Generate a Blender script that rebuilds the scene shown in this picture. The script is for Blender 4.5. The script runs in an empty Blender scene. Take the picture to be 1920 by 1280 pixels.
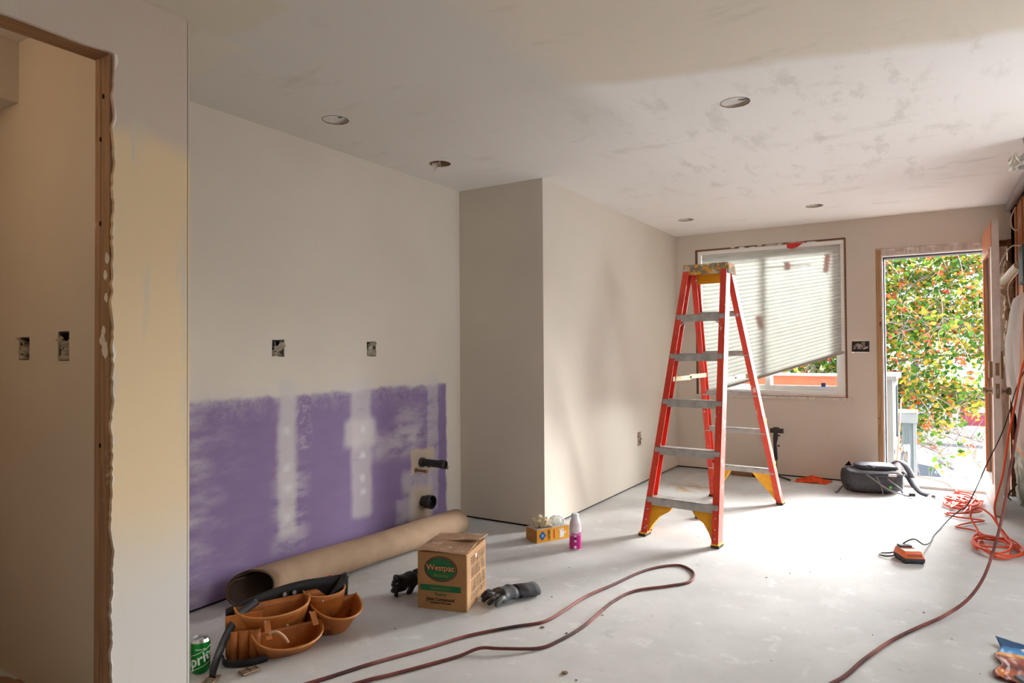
import bpy, bmesh, math, random
from mathutils import Matrix, Vector, Euler, noise as mnoise
random.seed(7)
PI = math.pi
SC = bpy.context.scene
COL = SC.collection

# ------------------------------------------------------------------ camera, world, sun, exposure
H_EYE = 1.14
YAW, PITCH, ROLL = 0.558588, 0.014659, -0.006285
F = Vector((-math.sin(YAW)*math.cos(PITCH), math.cos(YAW)*math.cos(PITCH), math.sin(PITCH)))
RT = Vector((math.cos(YAW), math.sin(YAW), 0)); UP = RT.cross(F)
CR = RT*math.cos(ROLL)+UP*math.sin(ROLL); CU = UP*math.cos(ROLL)-RT*math.sin(ROLL)
cam_d = bpy.data.cameras.new('camera'); cam_d.sensor_width = 36; cam_d.sensor_fit = 'HORIZONTAL'
cam_d.lens = 36*1245.2/1920; cam_d.clip_start = .05; cam_d.clip_end = 300
cam = bpy.data.objects.new('camera', cam_d); COL.objects.link(cam); SC.camera = cam
cam.matrix_world = Matrix(((CR.x, CU.x, -F.x, 0), (CR.y, CU.y, -F.y, 0), (CR.z, CU.z, -F.z, H_EYE), (0, 0, 0, 1)))

SKY_STRENGTH = 3.4
world = bpy.data.worlds.new('overcast_sky'); SC.world = world; world.use_nodes = True
bg = world.node_tree.nodes['Background']
bg.inputs[0].default_value = (0.93, 0.97, 1.0, 1); bg.inputs[1].default_value = SKY_STRENGTH

sun_d = bpy.data.lights.new('sun', 'SUN'); sun_d.energy = 17.5; sun_d.angle = math.radians(36); sun_d.color = (1, .985, .96)
sun = bpy.data.objects.new('sun', sun_d); COL.objects.link(sun)
sun.rotation_euler = Vector((-.42, -.90, -.37)).to_track_quat('-Z', 'Y').to_euler()   # low hazy sun in front of the door, to its right

def portal(name, loc, rot, sx, sy):
    d = bpy.data.lights.new(name, 'AREA'); d.shape = 'RECTANGLE'; d.size = sx; d.size_y = sy
    d.cycles.is_portal = True
    o = bpy.data.objects.new(name, d); COL.objects.link(o); o.location = loc; o.rotation_euler = rot
portal('door_portal', (.06, 6.56, .99), (-PI/2, 0, 0), .80, 1.97)
portal('window_portal', (-1.24, 6.56, 1.41), (-PI/2, 0, 0), 1.3, 1.39)
portal('fill_window_portal', (1.92, 3.3, 1.35), (0, PI/2, 0), 1.5, 1.6)  # portal of the added fill window

SC.view_settings.view_transform = 'Standard'; SC.view_settings.look = 'None'
SC.view_settings.gamma = 1; SC.view_settings.use_curve_mapping = False
SC.view_settings.exposure = 1.10
SC.cycles.diffuse_bounces = 6; SC.cycles.max_bounces = 14; SC.cycles.transparent_max_bounces = 12
SC.cycles.use_denoising = True

# ------------------------------------------------------------------ materials
def srgb(r, g, b):
    f = lambda c: (c/255/12.92) if c/255 <= .04045 else ((c/255+.055)/1.055)**2.4
    return (f(r), f(g), f(b), 1)

class NT:
    """small helper around a node tree"""
    def __init__(s, name, rough=.6, metal=0., spec=.5):
        s.m = bpy.data.materials.new(name); s.m.use_nodes = True
        s.t = s.m.node_tree; s.n = s.t.nodes; s.l = s.t.links
        s.b = s.n['Principled BSDF']; s.b.inputs['Roughness'].default_value = rough
        s.b.inputs['Metallic'].default_value = metal; s.b.inputs['Specular IOR Level'].default_value = spec
        s.tc = s.n.new('ShaderNodeTexCoord')
        s.co = s.tc.outputs['Object']
    def put(s, inp, v):
        if isinstance(v, bpy.types.NodeSocket): s.l.new(v, inp)
        elif isinstance(v, (tuple, list)) and len(v) == 3 and inp.type == 'RGBA': inp.default_value = (*v, 1)
        else: inp.default_value = v
    def math(s, op, a, b=0., c=None, clamp=False):
        n = s.n.new('ShaderNodeMath'); n.operation = op; n.use_clamp = clamp
        s.put(n.inputs[0], a); s.put(n.inputs[1], b)
        if c is not None: s.put(n.inputs[2], c)
        return n.outputs[0]
    def mix(s, f, a, b, mode='MIX'):
        n = s.n.new('ShaderNodeMix'); n.data_type = 'RGBA'; n.blend_type = mode
        s.put(n.inputs[0], f); s.put(n.inputs[6], a); s.put(n.inputs[7], b); return n.outputs[2]
    def noise(s, scale, detail=4, rough=.55, co=None, dist=0.):
        n = s.n.new('ShaderNodeTexNoise'); n.inputs['Scale'].default_value = scale
        n.inputs['Detail'].default_value = detail; n.inputs['Roughness'].default_value = rough
        n.inputs['Distortion'].default_value = dist
        s.l.new(co or s.co, n.inputs['Vector']); return n.outputs[0]
    def noisecol(s, scale, detail=3, co=None):
        n = s.n.new('ShaderNodeTexNoise'); n.inputs['Scale'].default_value = scale; n.inputs['Detail'].default_value = detail
        s.l.new(co or s.co, n.inputs['Vector']); return n.outputs[1]
    def ramp(s, f, stops):
        n = s.n.new('ShaderNodeValToRGB'); e = n.color_ramp.elements
        while len(e) < len(stops): e.new(.5)
        for k, (p, c) in zip(e, stops): k.position = p; k.color = c if len(c) == 4 else (*c, 1)
        s.put(n.inputs[0], f); return n.outputs[0]
    def step(s, x, lo, hi):
        n = s.n.new('ShaderNodeMapRange'); n.interpolation_type = 'SMOOTHSTEP'
        s.put(n.inputs[0], x); n.inputs[1].default_value = lo; n.inputs[2].default_value = hi
        return n.outputs[0]
    def sep(s, co=None):
        n = s.n.new('ShaderNodeSeparateXYZ'); s.l.new(co or s.co, n.inputs[0]); return n.outputs
    def mapping(s, scale=(1, 1, 1), rot=(0, 0, 0), loc=(0, 0, 0), co=None):
        n = s.n.new('ShaderNodeMapping'); n.inputs['Scale'].default_value = scale
        n.inputs['Rotation'].default_value = rot; n.inputs['Location'].default_value = loc
        s.l.new(co or s.co, n.inputs[0]); return n.outputs[0]
    def warp(s, scale, amt, co=None, detail=3):
        c = s.noisecol(scale, detail, co)
        a = s.n.new('ShaderNodeVectorMath'); a.operation = 'SUBTRACT'; s.l.new(c, a.inputs[0]); a.inputs[1].default_value = (.5, .5, .5)
        b = s.n.new('ShaderNodeVectorMath'); b.operation = 'SCALE'; s.l.new(a.outputs[0], b.inputs[0]); b.inputs['Scale'].default_value = amt
        d = s.n.new('ShaderNodeVectorMath'); d.operation = 'ADD'; s.l.new(b.outputs[0], d.inputs[0]); s.l.new(co or s.co, d.inputs[1])
        return d.outputs[0]
    def rect(s, u, v, u0, u1, v0, v1, soft=.02):
        a = s.step(u, u0-soft, u0+soft); b = s.step(u, u1+soft, u1-soft)
        c = s.step(v, v0-soft, v0+soft); d = s.step(v, v1+soft, v1-soft)
        return s.math('MULTIPLY', s.math('MULTIPLY', a, b), s.math('MULTIPLY', c, d))
    def col(s, c): s.put(s.b.inputs['Base Color'], c)
    def bump(s, h, strength=.2, dist=.01):
        n = s.n.new('ShaderNodeBump'); n.inputs['Strength'].default_value = strength; n.inputs['Distance'].default_value = dist
        s.l.new(h, n.inputs['Height']); s.l.new(n.outputs[0], s.b.inputs['Normal'])

MATS = {}
def plain(name, rgb, rough=.55, metal=0., var=.10, scale=14., bump=0., spec=.5, alt=None):
    """procedural material: base colour with mottled variation (and an optional second colour)"""
    if name in MATS: return MATS[name]
    t = NT(name, rough, metal, spec); c = srgb(*rgb)
    n = t.noise(scale, 5)
    d = tuple(x*(1-var) for x in c[:3]); e = tuple(min(1, x*(1+var)) for x in c[:3])
    o = t.ramp(n, [(.3, d), (.7, e)])
    if alt:
        f = t.step(t.noise(scale*alt[2], 6, .65), alt[1], alt[1]+.06)
        o = t.mix(f, o, srgb(*alt[0]))
    t.col(o)
    if bump: t.bump(t.noise(scale*4, 4), bump, .004)
    MATS[name] = t.m; return t.m

def wall_paint(name, rgb, var=.04, alt=None):
    t = NT(name, .75, 0, .3); c = srgb(*rgb)
    o = t.ramp(t.noise(1.6, 4), [(.3, tuple(x*(1-var) for x in c[:3])), (.7, tuple(min(1, x*(1+var)) for x in c[:3]))])
    if alt: o = alt(t, o)
    t.col(o); t.bump(t.noise(60, 3), .06, .003)
    MATS[name] = t.m; return t.m

PAINT = (208, 199, 186)
wall_paint('wall_paint', PAINT)

def purple(t, o):
    wc = t.warp(9, .05, None, 4); s0 = t.sep(wc); y, z = s0[1], s0[2]
    st = t.mapping((1, 2.2, 6), (.5, 0, 0))
    streak = t.noise(2.6, 6, .6, st)
    fine = t.noise(26, 5, .7)
    pur = t.mix(streak, srgb(122, 102, 142), srgb(136, 118, 156))
    board = t.rect(y, z, -9, 3.56, -1, .925, .014)
    o = t.mix(board, o, pur)
    R = lambda *a: t.rect(y, z, *a)
    mud = srgb(199, 194, 193)
    def lay(mask, k, c=mud, lo=.2, hi=.62, src=None):
        nonlocal o
        f = t.math('MULTIPLY', mask, t.step(src or streak, lo, hi)); f = t.math('MULTIPLY', f, k)
        o = t.mix(f, o, c)
    lay(R(1.0, 3.5, .905, .96, .03), .6, lo=.25, hi=.7, src=fine)
    lay(R(1.0, 3.5, .82, .93, .05), .22, lo=.35, hi=.7, src=fine)
    lay(R(1.0, 1.80, 0, 1.0, .06), .55, lo=.3, hi=.8)
    lay(R(1.0, 1.98, .1, .90, .10), .22, lo=.45, hi=.8)
    lay(R(2.20, 2.305, .22, 1.0, .025), .80, lo=.0, hi=.45)
    lay(R(2.17, 2.37, .14, .55, .05), .45, lo=.35, hi=.6)
    lay(R(2.30, 2.40, .62, .88, .03), .40, lo=.45, hi=.65, src=fine)
    lay(R(2.69, 2.85, .20, 1.0, .025), .62, lo=.0, hi=.45)
    lay(R(2.64, 2.88, .60, .76, .03), .75, lo=.0, hi=.4)
    lay(R(2.86, 3.28, .50, .66, .05), .50, lo=.3, hi=.6)
    lay(R(3.06, 3.40, .56, .80, .06), .40, lo=.35, hi=.6)
    lay(R(3.36, 3.47, .10, 1.0, .015), .50, lo=.1, hi=.5)
    tan = srgb(190, 172, 150)
    lay(R(3.20, 3.43, .37, .52, .010), .92, tan, -.3, .1)
    lay(R(3.18, 3.40, .06, .28, .03), .92, tan, -.3, .1)
    lay(R(3.12, 3.40, .26, .40, .03), .55, mud, .2, .5, src=fine)
    lay(R(3.06, 3.24, .08, .24, .02), .5, mud, .2, .5)
    for yy, zz in ((2.25, .74), (2.25, .56), (2.25, .46), (2.78, .70), (2.78, .55), (2.78, .42), (2.25, .30), (2.78, .34)):
        lay(R(yy-.018, yy+.018, zz-.02, zz+.02, .015), .8, srgb(206, 207, 206), -.5, -.2)
    return o
wall_paint('purple_board', PAINT, .04, purple)

def daylit_partition_paint(t, o):
    s0 = t.sep(t.warp(5, .12)); z = s0[2]
    o = t.mix(t.step(z, 1.78, 1.86), srgb(226, 202, 164), srgb(204, 189, 176))
    daylit_low = t.step(z, .78, .30)
    o = t.mix(daylit_low, o, srgb(208, 205, 200))  # cool daylight on the lower partition painted in as a whiter tone
    st = t.noise(2.2, 5, .6, t.mapping((1, 5, .7)))
    return t.mix(t.step(st, .50, .68), o, srgb(206, 198, 184))
wall_paint('daylit_partition_paint', PAINT, .03, daylit_partition_paint)

def ceiling_paint(t, o):
    s0 = t.sep(t.warp(3, .16)); x, y = s0[0], s0[1]
    white = srgb(235, 231, 228); beige = srgb(220, 209, 194); grey = srgb(212, 206, 199)
    # primed part towards the window, raw part towards the back of the room
    edge = t.math('SUBTRACT', y, t.math('MULTIPLY', x, .26))
    prim = t.step(edge, 2.78, 2.90)
    o = t.mix(prim, beige, white)
    leftm = t.step(x, -1.12, -1.34); leftm = t.math('MULTIPLY', leftm, t.step(y, 3.9, 2.2))
    o = t.mix(leftm, o, grey)
    patch = t.rect(x, y, -2.30, -1.74, 1.0, 1.44, .03)
    o = t.mix(patch, o, srgb(212, 202, 184))
    p2 = t.rect(x, y, -2.5, -2.12, 1.36, 1.56, .03)
    o = t.mix(p2, o, srgb(216, 208, 192))
    sm = t.noise(1.7, 6, .72, t.mapping((1.2, 2.8, 1)))
    o = t.mix(t.math('MULTIPLY', t.step(sm, .56, .72), .30), o, srgb(170, 160, 150))
    band = t.math('MULTIPLY', t.rect(x, y, -1.5, .3, 2.75, 5.0, .25), t.step(t.noise(2.6, 6, .7, t.mapping((3, 1, 1))), .52, .66))
    return t.mix(t.math('MULTIPLY', band, .28), o, srgb(176, 168, 160))
wall_paint('ceiling_paint', (222, 217, 213), .02, ceiling_paint)

def concrete():
    t = NT('concrete_floor', .62, 0, .35)
    n1 = t.noise(1.3, 7, .65); n2 = t.noise(7, 8, .72); n3 = t.noise(42, 5, .7)
    o = t.ramp(n1, [(.30, srgb(182, 179, 175)), (.52, srgb(198, 195, 191)), (.72, srgb(211, 208, 203))])
    o = t.mix(t.math('MULTIPLY', t.step(n2, .55, .68), .55), o, srgb(226, 223, 219))
    o = t.mix(t.math('MULTIPLY', t.step(n2, .42, .30), .45), o, srgb(160, 158, 155))
    st = t.noise(3, 6, .7, t.mapping((1, .25, 1), (0, 0, .5)))
    o = t.mix(t.math('MULTIPLY', t.step(st, .58, .74), .5), o, srgb(222, 219, 214))
    o = t.mix(t.math('MULTIPLY', t.step(n3, .66, .72), .6), o, srgb(120, 114, 106))
    s0 = t.sep(t.warp(6, .3)); rust = t.rect(s0[0], s0[1], -1.85, -1.55, 5.3, 5.65, .10)
    o = t.mix(t.math('MULTIPLY', rust, t.step(n2, .40, .60)), o, srgb(176, 142, 104))
    br = t.rect(s0[0], s0[1], -6, -2.2, -4, 1.06, .01)
    o = t.mix(br, o, srgb(150, 122, 92))
    o = t.mix(1., o, (.955, .985, 1.02), 'MULTIPLY')
    t.col(o); t.bump(t.math('ADD', n2, n3), .12, .004)
    MATS['concrete_floor'] = t.m
concrete()

def wood(name, rgb, axis=2, rough=.6, dirt=None, scale=1.):
    t = NT(name, rough, 0, .4); sc = [18*scale]*3; sc[axis] = 1.1*scale
    g = t.noise(3.0, 7, .62, t.mapping(tuple(sc)), .6); c = srgb(*rgb)
    o = t.ramp(g, [(.28, tuple(x*.58 for x in c[:3])), (.52, c[:3]), (.75, tuple(min(1, x*1.3) for x in c[:3]))])
    if dirt: o = t.mix(t.step(t.noise(6, 6, .7), dirt[1], dirt[1]+.08), o, srgb(*dirt[0]))
    t.col(o); t.bump(g, .12, .004); MATS[name] = t.m; return t.m
wood('raw_stud', (164, 130, 102), 2, .7, ((212, 204, 194), .63))
wood('header_wood', (150, 110, 78), 1, .7)
wood('jamb_wood', (176, 140, 98), 2, .7, ((70, 52, 38), .60))
wood('door_stain', (205, 128, 78), 2, .35)
wood('sheathing', (182, 118, 72), 2, .6)
wood('trim_white', (206, 196, 186), 2, .6, ((150, 120, 96), .66))
plain('white_paint', (222, 214, 206), .5, alt=((176, 150, 126), .66, .5))
plain('door_edge_paint', (214, 204, 196), .5, alt=((180, 160, 144), .64, .4))
plain('torn_paper', (226, 220, 210), .9, bump=.4)
plain('plaster_core', (196, 176, 156), .9, bump=.4)
plain('dark_gap', (34, 26, 22), .9)
plain('vinyl_white', (232, 233, 230), .4, var=.03)
plain('galv', (150, 150, 148), .45, .6)
plain('crumpled_paper', (186, 176, 162), .85, bump=.5)
plain('wire_white', (214, 204, 190), .5)
plain('black_plastic', (26, 26, 28), .45, var=.25)
plain('abs_pipe', (40, 39, 38), .4, var=.3)
plain('copper', (150, 108, 78), .45, .6)
plain('brass', (150, 122, 92), .4, .7)
plain('metal_grey', (170, 168, 164), .4, .7)
plain('blanking_white', (206, 202, 196), .7)

def glassy(name, tint=(.93, .97, .96), refl=.12):
    m = bpy.data.materials.new(name); m.use_nodes = True; t = m.node_tree
    t.nodes.remove(t.nodes['Principled BSDF'])
    tr = t.nodes.new('ShaderNodeBsdfTransparent'); tr.inputs[0].default_value = (*tint, 1)
    gl = t.nodes.new('ShaderNodeBsdfGlossy'); gl.inputs['Roughness'].default_value = .03
    fr = t.nodes.new('ShaderNodeLayerWeight'); fr.inputs[0].default_value = refl
    mx = t.nodes.new('ShaderNodeMixShader')
    nz = t.nodes.new('ShaderNodeTexNoise'); nz.inputs['Scale'].default_value = 5
    mu = t.nodes.new('ShaderNodeMath'); mu.operation = 'MULTIPLY'
    ad = t.nodes.new('ShaderNodeMath'); ad.operation = 'ADD'; ad.inputs[1].default_value = .5
    t.links.new(nz.outputs[0], ad.inputs[0]); t.links.new(fr.outputs['Fresnel'], mu.inputs[0]); t.links.new(ad.outputs[0], mu.inputs[1])
    t.links.new(mu.outputs[0], mx.inputs[0]); t.links.new(tr.outputs[0], mx.inputs[1]); t.links.new(gl.outputs[0], mx.inputs[2])
    t.links.new(mx.outputs[0], t.nodes['Material Output'].inputs[0]); MATS[name] = m; return m
glassy('glass')

def translucent(name, rgb, k=.5, alt=None, noise_scale=8., transp=0.):
    """diffuse + translucent mix for thin cloth, leaves, plastic film"""
    t = NT(name, .7, 0, .2); t.b.inputs['Roughness'].default_value = .7
    c = srgb(*rgb); o = t.ramp(t.noise(noise_scale, 4), [(.3, tuple(x*.92 for x in c[:3])), (.7, c[:3])])
    if alt: o = alt(t, o)
    t.col(o)
    tl = t.n.new('ShaderNodeBsdfTranslucent'); t.l.new(o, tl.inputs[0])
    mx = t.n.new('ShaderNodeMixShader'); mx.inputs[0].default_value = k
    t.l.new(t.b.outputs[0], mx.inputs[1]); t.l.new(tl.outputs[0], mx.inputs[2])
    out = mx.outputs[0]
    if transp:
        tr = t.n.new('ShaderNodeBsdfTransparent'); m2 = t.n.new('ShaderNodeMixShader'); m2.inputs[0].default_value = transp
        t.l.new(out, m2.inputs[1]); t.l.new(tr.outputs[0], m2.inputs[2]); out = m2.outputs[0]
    t.l.new(out, t.n['Material Output'].inputs[0]); MATS[name] = t.m; return t.m
translucent('shade_cloth', (196, 194, 188), .15)
translucent('plastic_film', (236, 234, 232), .4, transp=.25)

# ------------------------------------------------------------------ mesh helpers
def V(*a): return Vector(a)
def catmull(P, n=6, closed=False):
    P = [Vector(p) for p in P]; out = []
    N = len(P)
    for i in range(N if closed else N-1):
        if closed: a, b, c, d = P[i-1], P[i], P[(i+1) % N], P[(i+2) % N]
        else: a, b, c, d = P[max(i-1, 0)], P[i], P[i+1], P[min(i+2, N-1)]
        for k in range(n):
            t = k/n
            out.append(.5*((2*b)+(c-a)*t+(2*a-5*b+4*c-d)*t*t+(3*b-a-3*c+d)*t**3))
    if not closed: out.append(P[-1])
    return out

class MB:
    def __init__(s): s.v = []; s.f = []
    def add(s, vs, fs):
        o = len(s.v); s.v += [Vector(p) for p in vs]; s.f += [tuple(i+o for i in f) for f in fs]; return s
    def box(s, lo, hi, rot=None, piv=None):
        x0, y0, z0 = lo; x1, y1, z1 = hi
        vs = [V(x, y, z) for x in (x0, x1) for y in (y0, y1) for z in (z0, z1)]
        if rot:
            p = Vector(piv) if piv else (Vector(lo)+Vector(hi))/2
            m = Euler(rot).to_matrix(); vs = [m @ (q-p)+p for q in vs]
        return s.add(vs, [(0, 1, 3, 2), (4, 6, 7, 5), (0, 4, 5, 1), (2, 3, 7, 6), (0, 2, 6, 4), (1, 5, 7, 3)])
    def bbox(s, lo, hi, b=.004):
        """box with chamfered edges"""
        lo, hi = Vector(lo), Vector(hi); bm = bmesh.new()
        bmesh.ops.create_cube(bm, size=1)
        for v in bm.verts: v.co = Vector([lo[i]+(v.co[i]+.5)*(hi[i]-lo[i]) for i in range(3)])
        bmesh.ops.bevel(bm, geom=bm.edges[:], offset=b, segments=2, profile=.5, affect='EDGES')
        bm.verts.index_update(); s.add([v.co for v in bm.verts], [tuple(v.index for v in f.verts) for f in bm.faces]); bm.free(); return s
    def ring(s, path, rad, n=8, cap=True, flat=None, up=None):
        """tube along a path; rad number or list; flat=(a,b) gives an a x b ribbon section"""
        P = [Vector(p) for p in path]; N = len(P); o = len(s.v)
        nrm = None
        for i in range(N):
            t = (P[min(i+1, N-1)]-P[max(i-1, 0)])
            t = t.normalized() if t.length > 1e-9 else V(0, 0, 1)
            if up is not None: a = t.cross(Vector(up))
            elif nrm is None: a = t.cross(V(0, 0, 1)) if abs(t.z) < .95 else t.cross(V(1, 0, 0))
            else: a = nrm-t*nrm.dot(t)
            if a.length < 1e-6: a = t.orthogonal()
            a.normalize(); nrm = a; b = t.cross(a)
            r = rad[i] if isinstance(rad, (list, tuple)) else rad
            for k in range(n):
                th = 2*PI*k/n
                if flat:
                    q = [(-1, -1), (1, -1), (1, 1), (-1, 1)][k] if n == 4 else (math.cos(th), math.sin(th))
                    s.v.append(P[i]+a*q[0]*flat[0]*r+b*q[1]*flat[1]*r)
                else: s.v.append(P[i]+a*math.cos(th)*r+b*math.sin(th)*r)
        for i in range(N-1):
            for k in range(n):
                k2 = (k+1) % n
                s.f.append((o+i*n+k, o+i*n+k2, o+(i+1)*n+k2, o+(i+1)*n+k))
        if cap:
            s.f.append(tuple(o+k for k in reversed(range(n)))); s.f.append(tuple(o+(N-1)*n+k for k in range(n)))
        return s
    def cyl(s, p0, p1, r0, r1=None, n=16): return s.ring([p0, p1], [r0, r0 if r1 is None else r1], n)
    def lathe(s, prof, c=(0, 0, 0), n=24, axis='z'):
        o = len(s.v); c = Vector(c)
        for r, z in prof:
            for k in range(n):
                th = 2*PI*k/n; a, b = r*math.cos(th), r*math.sin(th)
                p = V(a, b, z) if axis == 'z' else (V(z, a, b) if axis == 'x' else V(a, z, b))
                s.v.append(c+p)
        for i in range(len(prof)-1):
            for k in range(n):
                k2 = (k+1) % n; s.f.append((o+i*n+k, o+i*n+k2, o+(i+1)*n+k2, o+(i+1)*n+k))
        s.f.append(tuple(o+k for k in reversed(range(n)))); s.f.append(tuple(o+(len(prof)-1)*n+k for k in range(n)))
        return s
    def prism(s, poly, d, f=lambda u, v, w: (u, v, w)):
        """polygon (u,v) extruded from w=d[0] to w=d[1], mapped by f"""
        n = len(poly); vs = [f(u, v, d[0]) for u, v in poly]+[f(u, v, d[1]) for u, v in poly]
        return s.add(vs, [tuple(reversed(range(n))), tuple(range(n, 2*n))]+[(k, (k+1) % n, n+(k+1) % n, n+k) for k in range(n)])
    def grid(s, nu, nv, fn, thick=None):
        o = len(s.v)
        for j in range(nv+1):
            for i in range(nu+1): s.v.append(Vector(fn(i/nu, j/nv)))
        for j in range(nv):
            for i in range(nu):
                a = o+j*(nu+1)+i; s.f.append((a, a+1, a+nu+2, a+nu+1))
        return s
    def ico(s, c, r, sub=2, fn=None):
        bm = bmesh.new(); bmesh.ops.create_icosphere(bm, subdivisions=sub, radius=1)
        bm.verts.index_update(); c = Vector(c); rr = Vector(r) if hasattr(r, '__len__') else V(r, r, r)
        vs = []
        for v in bm.verts:
            k = fn(v.co) if fn else 1.
            vs.append(c+V(v.co.x*rr.x, v.co.y*rr.y, v.co.z*rr.z)*k)
        s.add(vs, [tuple(v.index for v in f.verts) for f in bm.faces]); bm.free(); return s
    def xf(s, m):
        s.v = [m @ p for p in s.v]; return s
    def build(s, name, mat, parent=None, smooth=False, world=False, solid=0., recalc=True, sub=0):
        me = bpy.data.meshes.new(name)
        off = wloc(parent) if (world and parent) else V(0, 0, 0)
        me.from_pydata([p-off for p in s.v], [], s.f)
        if recalc:
            bm = bmesh.new(); bm.from_mesh(me); bmesh.ops.recalc_face_normals(bm, faces=bm.faces); bm.to_mesh(me); bm.free()
        if smooth:
            for p in me.polygons: p.use_smooth = True
            try: me.set_sharp_from_angle(angle=math.radians(42))
            except Exception: pass
        me.materials.append(MATS[mat] if isinstance(mat, str) else mat)
        o = bpy.data.objects.new(name, me); COL.objects.link(o)
        if parent: o.parent = parent
        if solid:
            k = o.modifiers.new('solid', 'SOLIDIFY'); k.thickness = solid; k.offset = 0
        if sub:
            k = o.modifiers.new('sub', 'SUBSURF'); k.levels = sub; k.render_levels = sub
        return o

def wloc(o):
    p = V(0, 0, 0)
    while o: p += o.location; o = o.parent
    return p
def thing(name, label, cat, loc=(0, 0, 0), rz=0., group=None, rot=None):
    o = bpy.data.objects.new(name, None); COL.objects.link(o); o.empty_display_size = .05
    o.location = loc; o.rotation_euler = rot or (0, 0, rz); return tag(o, label, cat, group)
def tag(o, label, cat, group=None, kind=None):
    o['label'] = label; o['category'] = cat
    if group: o['group'] = group
    if kind: o['kind'] = kind
    return o
def struct(o, label=None, cat=None):
    o['kind'] = 'structure'
    if label: o['label'] = label
    if cat: o['category'] = cat
    return o
def copy_tree(o, parent=None):
    c = o.copy(); COL.objects.link(c); c.parent = parent
    for ch in list(o.children): copy_tree(ch, c)
    return c
def text(s, size, mat, parent, m, name='lettering', shear=0., bold=0., depth=.0006, align='CENTER', bend=None, spacing=1.):
    cu = bpy.data.curves.new('txt', 'FONT'); cu.body = s; cu.size = size; cu.shear = shear; cu.offset = bold
    cu.extrude = depth; cu.align_x = align; cu.align_y = 'CENTER'; cu.resolution_u = 3; cu.space_character = spacing
    ob = bpy.data.objects.new('txt', cu)
    me = bpy.data.meshes.new_from_object(ob); bpy.data.objects.remove(ob)
    for v in me.vertices:
        v.co = (bend(v.co) if bend else m @ v.co)
    me.materials.clear(); me.materials.append(MATS[mat])
    o = bpy.data.objects.new(name, me); COL.objects.link(o); o.parent = parent; me.name = name
    return o
def skin(V_, E_, R_, sub=1):
    """skin-modifier body evaluated to a plain mesh (verts, faces)"""
    me = bpy.data.meshes.new('sk'); me.from_pydata(V_, E_, [])
    o = bpy.data.objects.new('sk', me); COL.objects.link(o)
    k = o.modifiers.new('skin', 'SKIN'); k.use_smooth_shade = True
    for i, r in enumerate(R_):
        d = me.skin_vertices[0].data[i]; d.radius = r if hasattr(r, '__len__') else (r, r); d.use_root = (i == 0)
    s2 = o.modifiers.new('sub', 'SUBSURF'); s2.levels = sub; s2.render_levels = sub
    dg = bpy.context.evaluated_depsgraph_get(); ev = o.evaluated_get(dg); m2 = ev.to_mesh()
    b = MB(); b.v = [v.co.copy() for v in m2.vertices]; b.f = [tuple(p.vertices) for p in m2.polygons]
    ev.to_mesh_clear(); bpy.data.objects.remove(o); return b
def fbm(p, s=1., o=3):
    p = Vector(p)*s; return sum(mnoise.noise(p*(2**k))*.5**k for k in range(o))
def rotz(a, loc=(0, 0, 0)): return Matrix.Translation(loc) @ Matrix.Rotation(a, 4, 'Z')

def holed(mb, u0, u1, v0, v1, w0, w1, f, holes, rounds=()):
    """slab u0..u1 x v0..v1 between w0 and w1 with rectangular holes and round holes (cu,cv,r)"""
    hs = list(holes)+[(c[0]-c[2]*1.3, c[0]+c[2]*1.3, c[1]-c[2]*1.3, c[1]+c[2]*1.3) for c in rounds]
    us = sorted({u0, u1, *[h[0] for h in hs], *[h[1] for h in hs]}); vs = sorted({v0, v1, *[h[2] for h in hs], *[h[3] for h in hs]})
    us = [u for u in us if u0 <= u <= u1]; vs = [v for v in vs if v0 <= v <= v1]
    for w in (w0, w1):
        for i in range(len(us)-1):
            for j in range(len(vs)-1):
                cu, cv = (us[i]+us[i+1])/2, (vs[j]+vs[j+1])/2
                if any(h[0] < cu < h[1] and h[2] < cv < h[3] for h in hs): continue
                mb.add([f(us[i], vs[j], w), f(us[i+1], vs[j], w), f(us[i+1], vs[j+1], w), f(us[i], vs[j+1], w)], [(0, 1, 2, 3)])
        for c in rounds:
            n = 32; q = []
            for k in range(n):
                a = 2*PI*k/n; ca, sa = math.cos(a), math.sin(a); m = max(abs(ca), abs(sa)); R = c[2]*1.3/m
                q.append((f(c[0]+R*ca, c[1]+R*sa, w), f(c[0]+c[2]*ca, c[1]+c[2]*sa, w)))
            o = len(mb.v)
            for a, b in q: mb.v += [Vector(a), Vector(b)]
            for k in range(n):
                k2 = (k+1) % n; mb.f.append((o+2*k, o+2*k2, o+2*k2+1, o+2*k+1))
    def side(a, b):
        mb.add([f(*a, w0), f(*b, w0), f(*b, w1), f(*a, w1)], [(0, 1, 2, 3)])
    for h in list(holes)+[(u0, u1, v0, v1)]:
        a0, a1, b0, b1 = max(h[0], u0), min(h[1], u1), max(h[2], v0), min(h[3], v1)
        if h[2] > v0 or h == (u0, u1, v0, v1): side((a0, b0), (a1, b0))
        side((a1, b0), (a1, b1)); side((a1, b1), (a0, b1)); side((a0, b1), (a0, b0))
    for c in rounds:
        n = 32
        for k in range(n):
            a, b = 2*PI*k/n, 2*PI*(k+1)/n
            side((c[0]+c[2]*math.cos(a), c[1]+c[2]*math.sin(a)), (c[0]+c[2]*math.cos(b), c[1]+c[2]*math.sin(b)))
    return mb

# ------------------------------------------------------------------ the room
XL, XP, YJ, YF, XR, HC, YP = -2.751, -2.086, 3.72, 6.389, .574, 2.255, 1.305
fl = MB().box((-4.2, -3.7, -.12), (2.0, 6.56, 0)).build('floor', 'concrete_floor')
struct(fl, 'bare grey concrete floor with white dust and stains', 'floor')

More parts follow.
